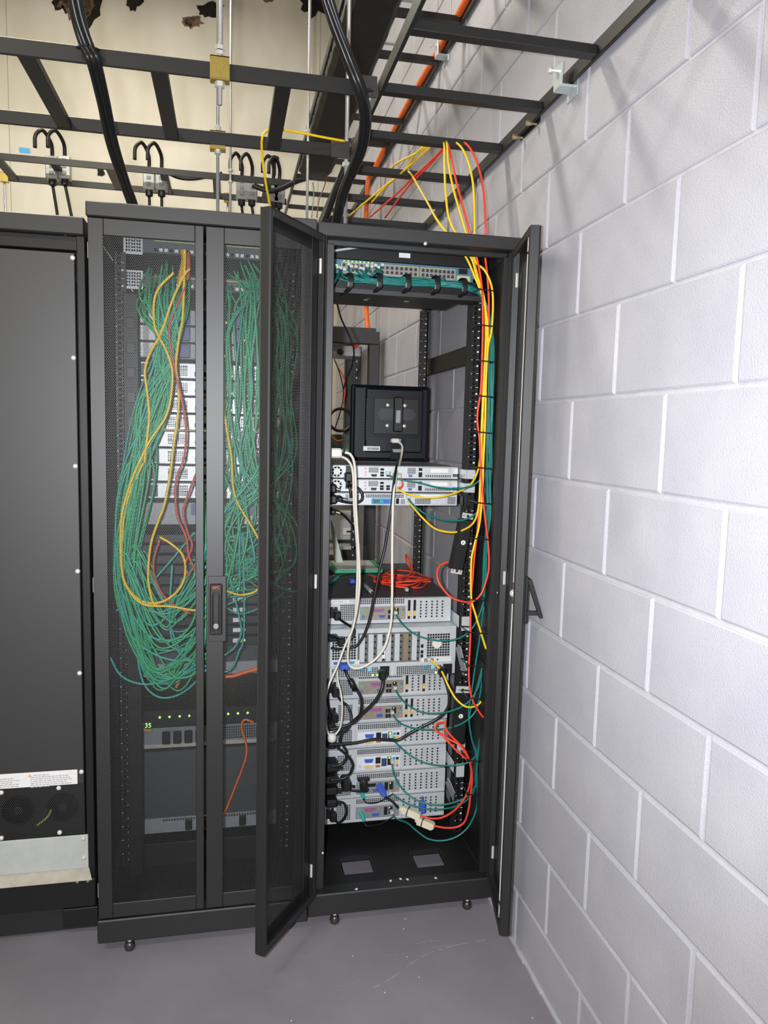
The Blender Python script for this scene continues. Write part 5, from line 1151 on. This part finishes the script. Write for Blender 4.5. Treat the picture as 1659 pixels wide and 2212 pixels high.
# --- cables behind the mesh doors
rnd = random.Random(77); U = rnd.uniform
YC = .70
for i in range(44):
    m_ = GREEN if i % 4 else TEAL2
    y0 = U(.63, .74); tu = U(320, 415); low = U(1290, 1490); lx = U(246, 300)
    pts = PY((tu, U(560, 650), .79), (tu-U(0, 25), U(640, 690), y0), (U(335, 385), 760, y0), (U(290, 365), 880, y0), (lx+U(10, 40), 1030, y0), (lx, 1200, y0), (lx+U(5, 30), low-120, y0), (lx+U(50, 90), low, y0), (U(380, 430), low-U(-10, 40), y0), (U(440, 470), low-U(80, 200), y0), (U(425, 520), low-U(180, 380), .80))
    cable('patch_cable', 'green patch cable hanging in the left-hand mass behind the mesh doors', m_, pts, U(.0026, .0032), 'green cables behind the left mesh door', n=5)
for i in range(38):
    y0 = U(.63, .76); a = U(478, 640); e = U(470, 640); m_ = GREEN if i % 5 else TEAL2
    pts = PY((U(480, 600), U(560, 640), .79), (a, U(650, 720), y0), (a+U(-15, 15), 850, y0), (a+U(-25, 25), 1000, y0), (e, 1120, y0), (e+U(-40, 30), U(1180, 1290), y0), (U(430, 560), U(1150, 1280), .81))
    cable('patch_cable', 'green patch cable hanging in the right-hand mass behind the mesh doors', m_, pts, U(.0026, .0032), 'green cables behind the right mesh door', n=5)
for i in range(16):
    v = 1115+i*12; pts = PY((U(395, 450), v+U(-30, 10), .72), (U(460, 490), v+U(10, 30), .70), (U(505, 540), v+U(5, 35), .70), (U(560, 600), v-U(0, 40), .74), (U(600, 650), v-U(20, 80), .80))
    cable('patch_cable', 'green patch cable swagged across the dark name-strip units', GREEN if i % 3 else TEAL2, pts, .0028, 'swagged green cables of the closed rack', n=5)
T = [((255, 1300), (290, 1380), (350, 1420), (410, 1425), (470, 1400)), ((238, 1420), (262, 1460), (310, 1478), (370, 1468), (430, 1440)), ((300, 1310), (296, 1400), (308, 1470), (335, 1502), (370, 1506), (410, 1485), (460, 1430)), ((372, 1220), (366, 1330), (375, 1390), (410, 1430), (450, 1440)), ((395, 1250), (368, 1320), (374, 1370), (400, 1420), (440, 1430)), ((495, 1240), (518, 1340), (520, 1370), (505, 1400), (470, 1425)), ((525, 1150), (527, 1360), (515, 1410), (500, 1445), (470, 1455)), ((420, 1150), (370, 1210), (325, 1260), (280, 1300), (250, 1320))]
for i, q in enumerate(T):
    cable('patch_cable', 'teal patch cable hanging in the lowest open loops behind the mesh doors', TEAL2, [P(u, v, y=.645+.006*i) for u, v in q], .003, 'low teal loops of the closed rack', n=6)
YY = [('yellow cable crossing over itself high up, left arm of the big loop', ((375, 590), (345, 620), (333, 650), (333, 700), (342, 725), (360, 760), (372, 800), (370, 850), (358, 900), (325, 950), (300, 1000), (280, 1050), (262, 1120), (262, 1220), (275, 1270), (310, 1305), (370, 1310), (415, 1318), (440, 1315))),
 ('yellow cable crossing over itself high up, right arm of the big loop', ((410, 580), (395, 600), (372, 650), (355, 700), (340, 735), (325, 760), (313, 800), (318, 850), (322, 900), (316, 960), (312, 1000))),
 ('yellow cable wandering down the middle to the round loop', ((400, 540), (395, 680), (388, 720), (380, 790), (386, 840), (384, 900), (375, 960), (368, 1020), (355, 1090), (340, 1130), (325, 1180), (320, 1250), (330, 1300), (345, 1310))),
 ('yellow cable forming the round loop at the bottom', ((345, 1160), (370, 1175), (395, 1200), (400, 1240), (385, 1275), (350, 1300), (310, 1300), (280, 1275), (265, 1240), (263, 1180), (270, 1100), (290, 1040), (310, 1000))),
 ('yellow cable slanting down behind the right mesh door', ((475, 800), (478, 850), (490, 930), (500, 990), (503, 1050), (515, 1090), (545, 1140), (570, 1190), (575, 1240), (555, 1275), (520, 1285), (485, 1275)))]
for i, (lab, q) in enumerate(YY): cable('patch_cable', lab, YEL, [P(u, v, y=.612+.007*i) for u, v in q], .0036, n=6)
REDC = mat('dull_red_cable', (.55, .07, .05), .4, 0, .08, 60)
RR = [('red cable wandering down beside the centre gap of the mesh doors', ((400, 620), (370, 690), (366, 730), (378, 800), (392, 860), (402, 930), (397, 990), (380, 1040), (382, 1110), (402, 1160), (408, 1200), (425, 1240))),
 ('red cable bending out near the middle of the left mesh door', ((425, 1020), (402, 1080), (396, 1110), (405, 1150), (415, 1180), (400, 1220), (410, 1245))),
 ('short dull red cable hooked behind the yellow loop', ((345, 1165), (332, 1210), (335, 1250), (352, 1285), (380, 1310), (412, 1325)))]
for i, (lab, q) in enumerate(RR): cable('patch_cable', lab, REDC, [P(u, v, y=.625+.008*i) for u, v in q], .0034, n=6)
cable('patch_cable', 'orange cable lying at the grey unit behind the right mesh door', ORANGE, PX(.80, (480, 1462), (505, 1460), (530, 1452), (560, 1444)), .006)
cable('patch_cable', 'orange cable hanging low behind the right mesh door', ORANGE, PX(.80, (548, 1560), (528, 1555), (522, 1572), (532, 1610), (530, 1640), (512, 1690), (490, 1745), (480, 1765)), .0034)
cable('patch_cable', 'amber pigtail cables at the grey unit behind the left mesh door', mat('amber_cable', (.5, .3, .02), .5), PX(.79, (360, 1452), (378, 1458), (392, 1462), (385, 1475), (380, 1485)), .005)
cable('patch_cable', 'amber cable beside the green digits', mat('amber_cable', (.5, .3, .02), .5), PX(.79, (296, 1545), (296, 1562), (308, 1575), (328, 1579)), .004)
cable('patch_cable', 'amber bunch of cable dropping from the top switch', mat('amber_cable2', (.7, .36, .01), .45), PX(.70, (395, 540), (398, 560), (392, 590), (388, 615)), .009)
cable('patch_cable', 'red bunch of cable dropping from the top switch', REDC, PX(.71, (404, 545), (406, 575), (404, 605)), .008)

# ================================================================== FAR RACK SEEN THROUGH THE OPEN ONE
FX1, FYR = -.035, 2.50
far = thing('server_rack', 'far black rack standing behind, seen through the open rack', 'rack', (FX1-.30, FYR+.4, 0))
MB().box(FX1-.60, FX1, FYR, FYR+.05, 1.965, 2.05, .003).build('top_beam', BLK, far); MB().box(FX1-.60, FX1, FYR+.05, FYR+.9, 2.03, 2.05, .002).build('roof_panel', BLK, far)
for (a, e) in ((FX1-.055, FX1), (FX1-.60, FX1-.545)):
    MB().box(a, e, FYR, FYR+.06, .0, 1.965, .003).build('corner_post', BLK, far); MB().box(a, e, FYR+.84, FYR+.9, .0, 2.03, .003).build('corner_post', BLK, far)
for x in (FX1-.115, FX1-.52): MB().box(x, x+.035, FYR+.10, FYR+.14, .08, 1.96).build('mounting_rail', BLK2, far)
q_ = MB()
for i in range(40): q_.box(FX1-.110, FX1-.102, FYR+.0992, FYR+.10, .12+i*.045, .130+i*.045)
q_.build('unit_marks', GREYB, far, kind='stuff')
MB().box(FX1-.60, FX1, FYR, FYR+.9, .0, .08, .003).build('base', BLK, far)
p = P(817, 713, y=FYR-.001); MB().box(p.x-.012, p.x+.012, FYR-.0015, FYR, p.z-.010, p.z+.010).build('badge', GREYP, far)
def fz(v): return P(770, v, y=FYR+.1).z
FXC = FX1-.30
t = thing('rack_device', 'pale strip unit with black round sockets in the far rack', 'device', (FXC, FYR+.09, fz(770)))
MB().box(-.22, .215, 0, .2, 0, fz(748)-fz(770), .002).build('body', GREYB, t, local=True)
for x in (.03, .10): MB().lathe([(.016, -.012), (.018, 0)], (x, 0, .018), 'y', 12).build('socket', PLAST, t, local=True)
for x in (-.08, -.05): MB().box(x, x+.02, -.003, 0, .008, .028).build('switch', PLAST, t, local=True)
tag(MB().tube(smooth_path(PY((765, 752, 2.57), (772, 744, 2.56), (780, 738, 2.57))), .010).build('patch_cable', RED), 'short red cable above the pale strip unit in the far rack', 'cable')
t = thing('board_case', 'open olive-green board case in the far rack above the white boxes', 'device', (FXC, FYR+.10, fz(990)))
MB().box(-.22, .20, 0, .4, 0, fz(940)-fz(990), .002).build('case', mat('olive_board', (.06, .09, .06), .6, 0, .5, 30), t, local=True)
for i in range(7): MB().box(.0+i*.028, .018+i*.028, -.006, 0, .03, .05, .001).build('component', (GOLD, GREYB, GREENP)[i % 3], t, local=True)
coilp = [P(735+24*math.cos(a*.6), 907+24*math.sin(a*.6), y=2.52+.004*a) for a in range(24)]
tag(MB().tube(smooth_path(coilp, 3), .008, 6).build('cable_coil', RUBB, smooth=True), 'coiled black cable hanging at the front of the far rack', 'cable')
for i, (lab, mm, q) in enumerate((('red cable hanging down the left of the far rack', RED, ((728, 790), (742, 815), (745, 850), (738, 880))), ('black cable hanging beside the red one in the far rack', RUBB, ((722, 775), (735, 810), (742, 850), (735, 890), (722, 930))), ('orange wires at the board case of the far rack', ORANGE, ((715, 940), (728, 952), (740, 950))))):
    cable('thin_cable', lab, mm, [P(u, v, y=2.54) for u, v in q], .0035)
t = thing('desktop_case', 'white desktop computer case standing inside the far rack', 'computer', (P(748, 1165, y=2.70).x, 2.70, fz(1172)))
hh = fz(1112)-fz(1172); MB().box(-.10, .075, 0, .35, 0, hh+.01, .006).build('case', GREYB, t, local=True); MB().box(-.02, .055, -.004, 0, .03, .07, .003).build('drive_bezel', WHITEP, t, local=True); MB().box(.0, .045, -.008, -.003, .045, .055, .002).build('drive_slot', PLAST, t, local=True)
t = thing('shelf', 'pale shelf under the white case in the far rack', 'shelf', (FXC, FYR+.10, fz(1180))); MB().box(-.24, .225, 0, .6, -.02, 0, .002).build('board', mat('pale_shelf', (.42, .44, .40), .5), t, local=True)
t = thing('rack_device', 'dark unit with green board under the pale shelf in the far rack', 'device', (FXC, FYR+.12, fz(1275))); MB().box(-.22, .215, 0, .5, 0, .12, .002).build('case', BLK2, t, local=True); MB().box(-.10, .18, -.004, 0, .10, .118, .001).build('board', mat('olive_board', (.06, .09, .06), .6, 0, .5, 30), t, local=True)
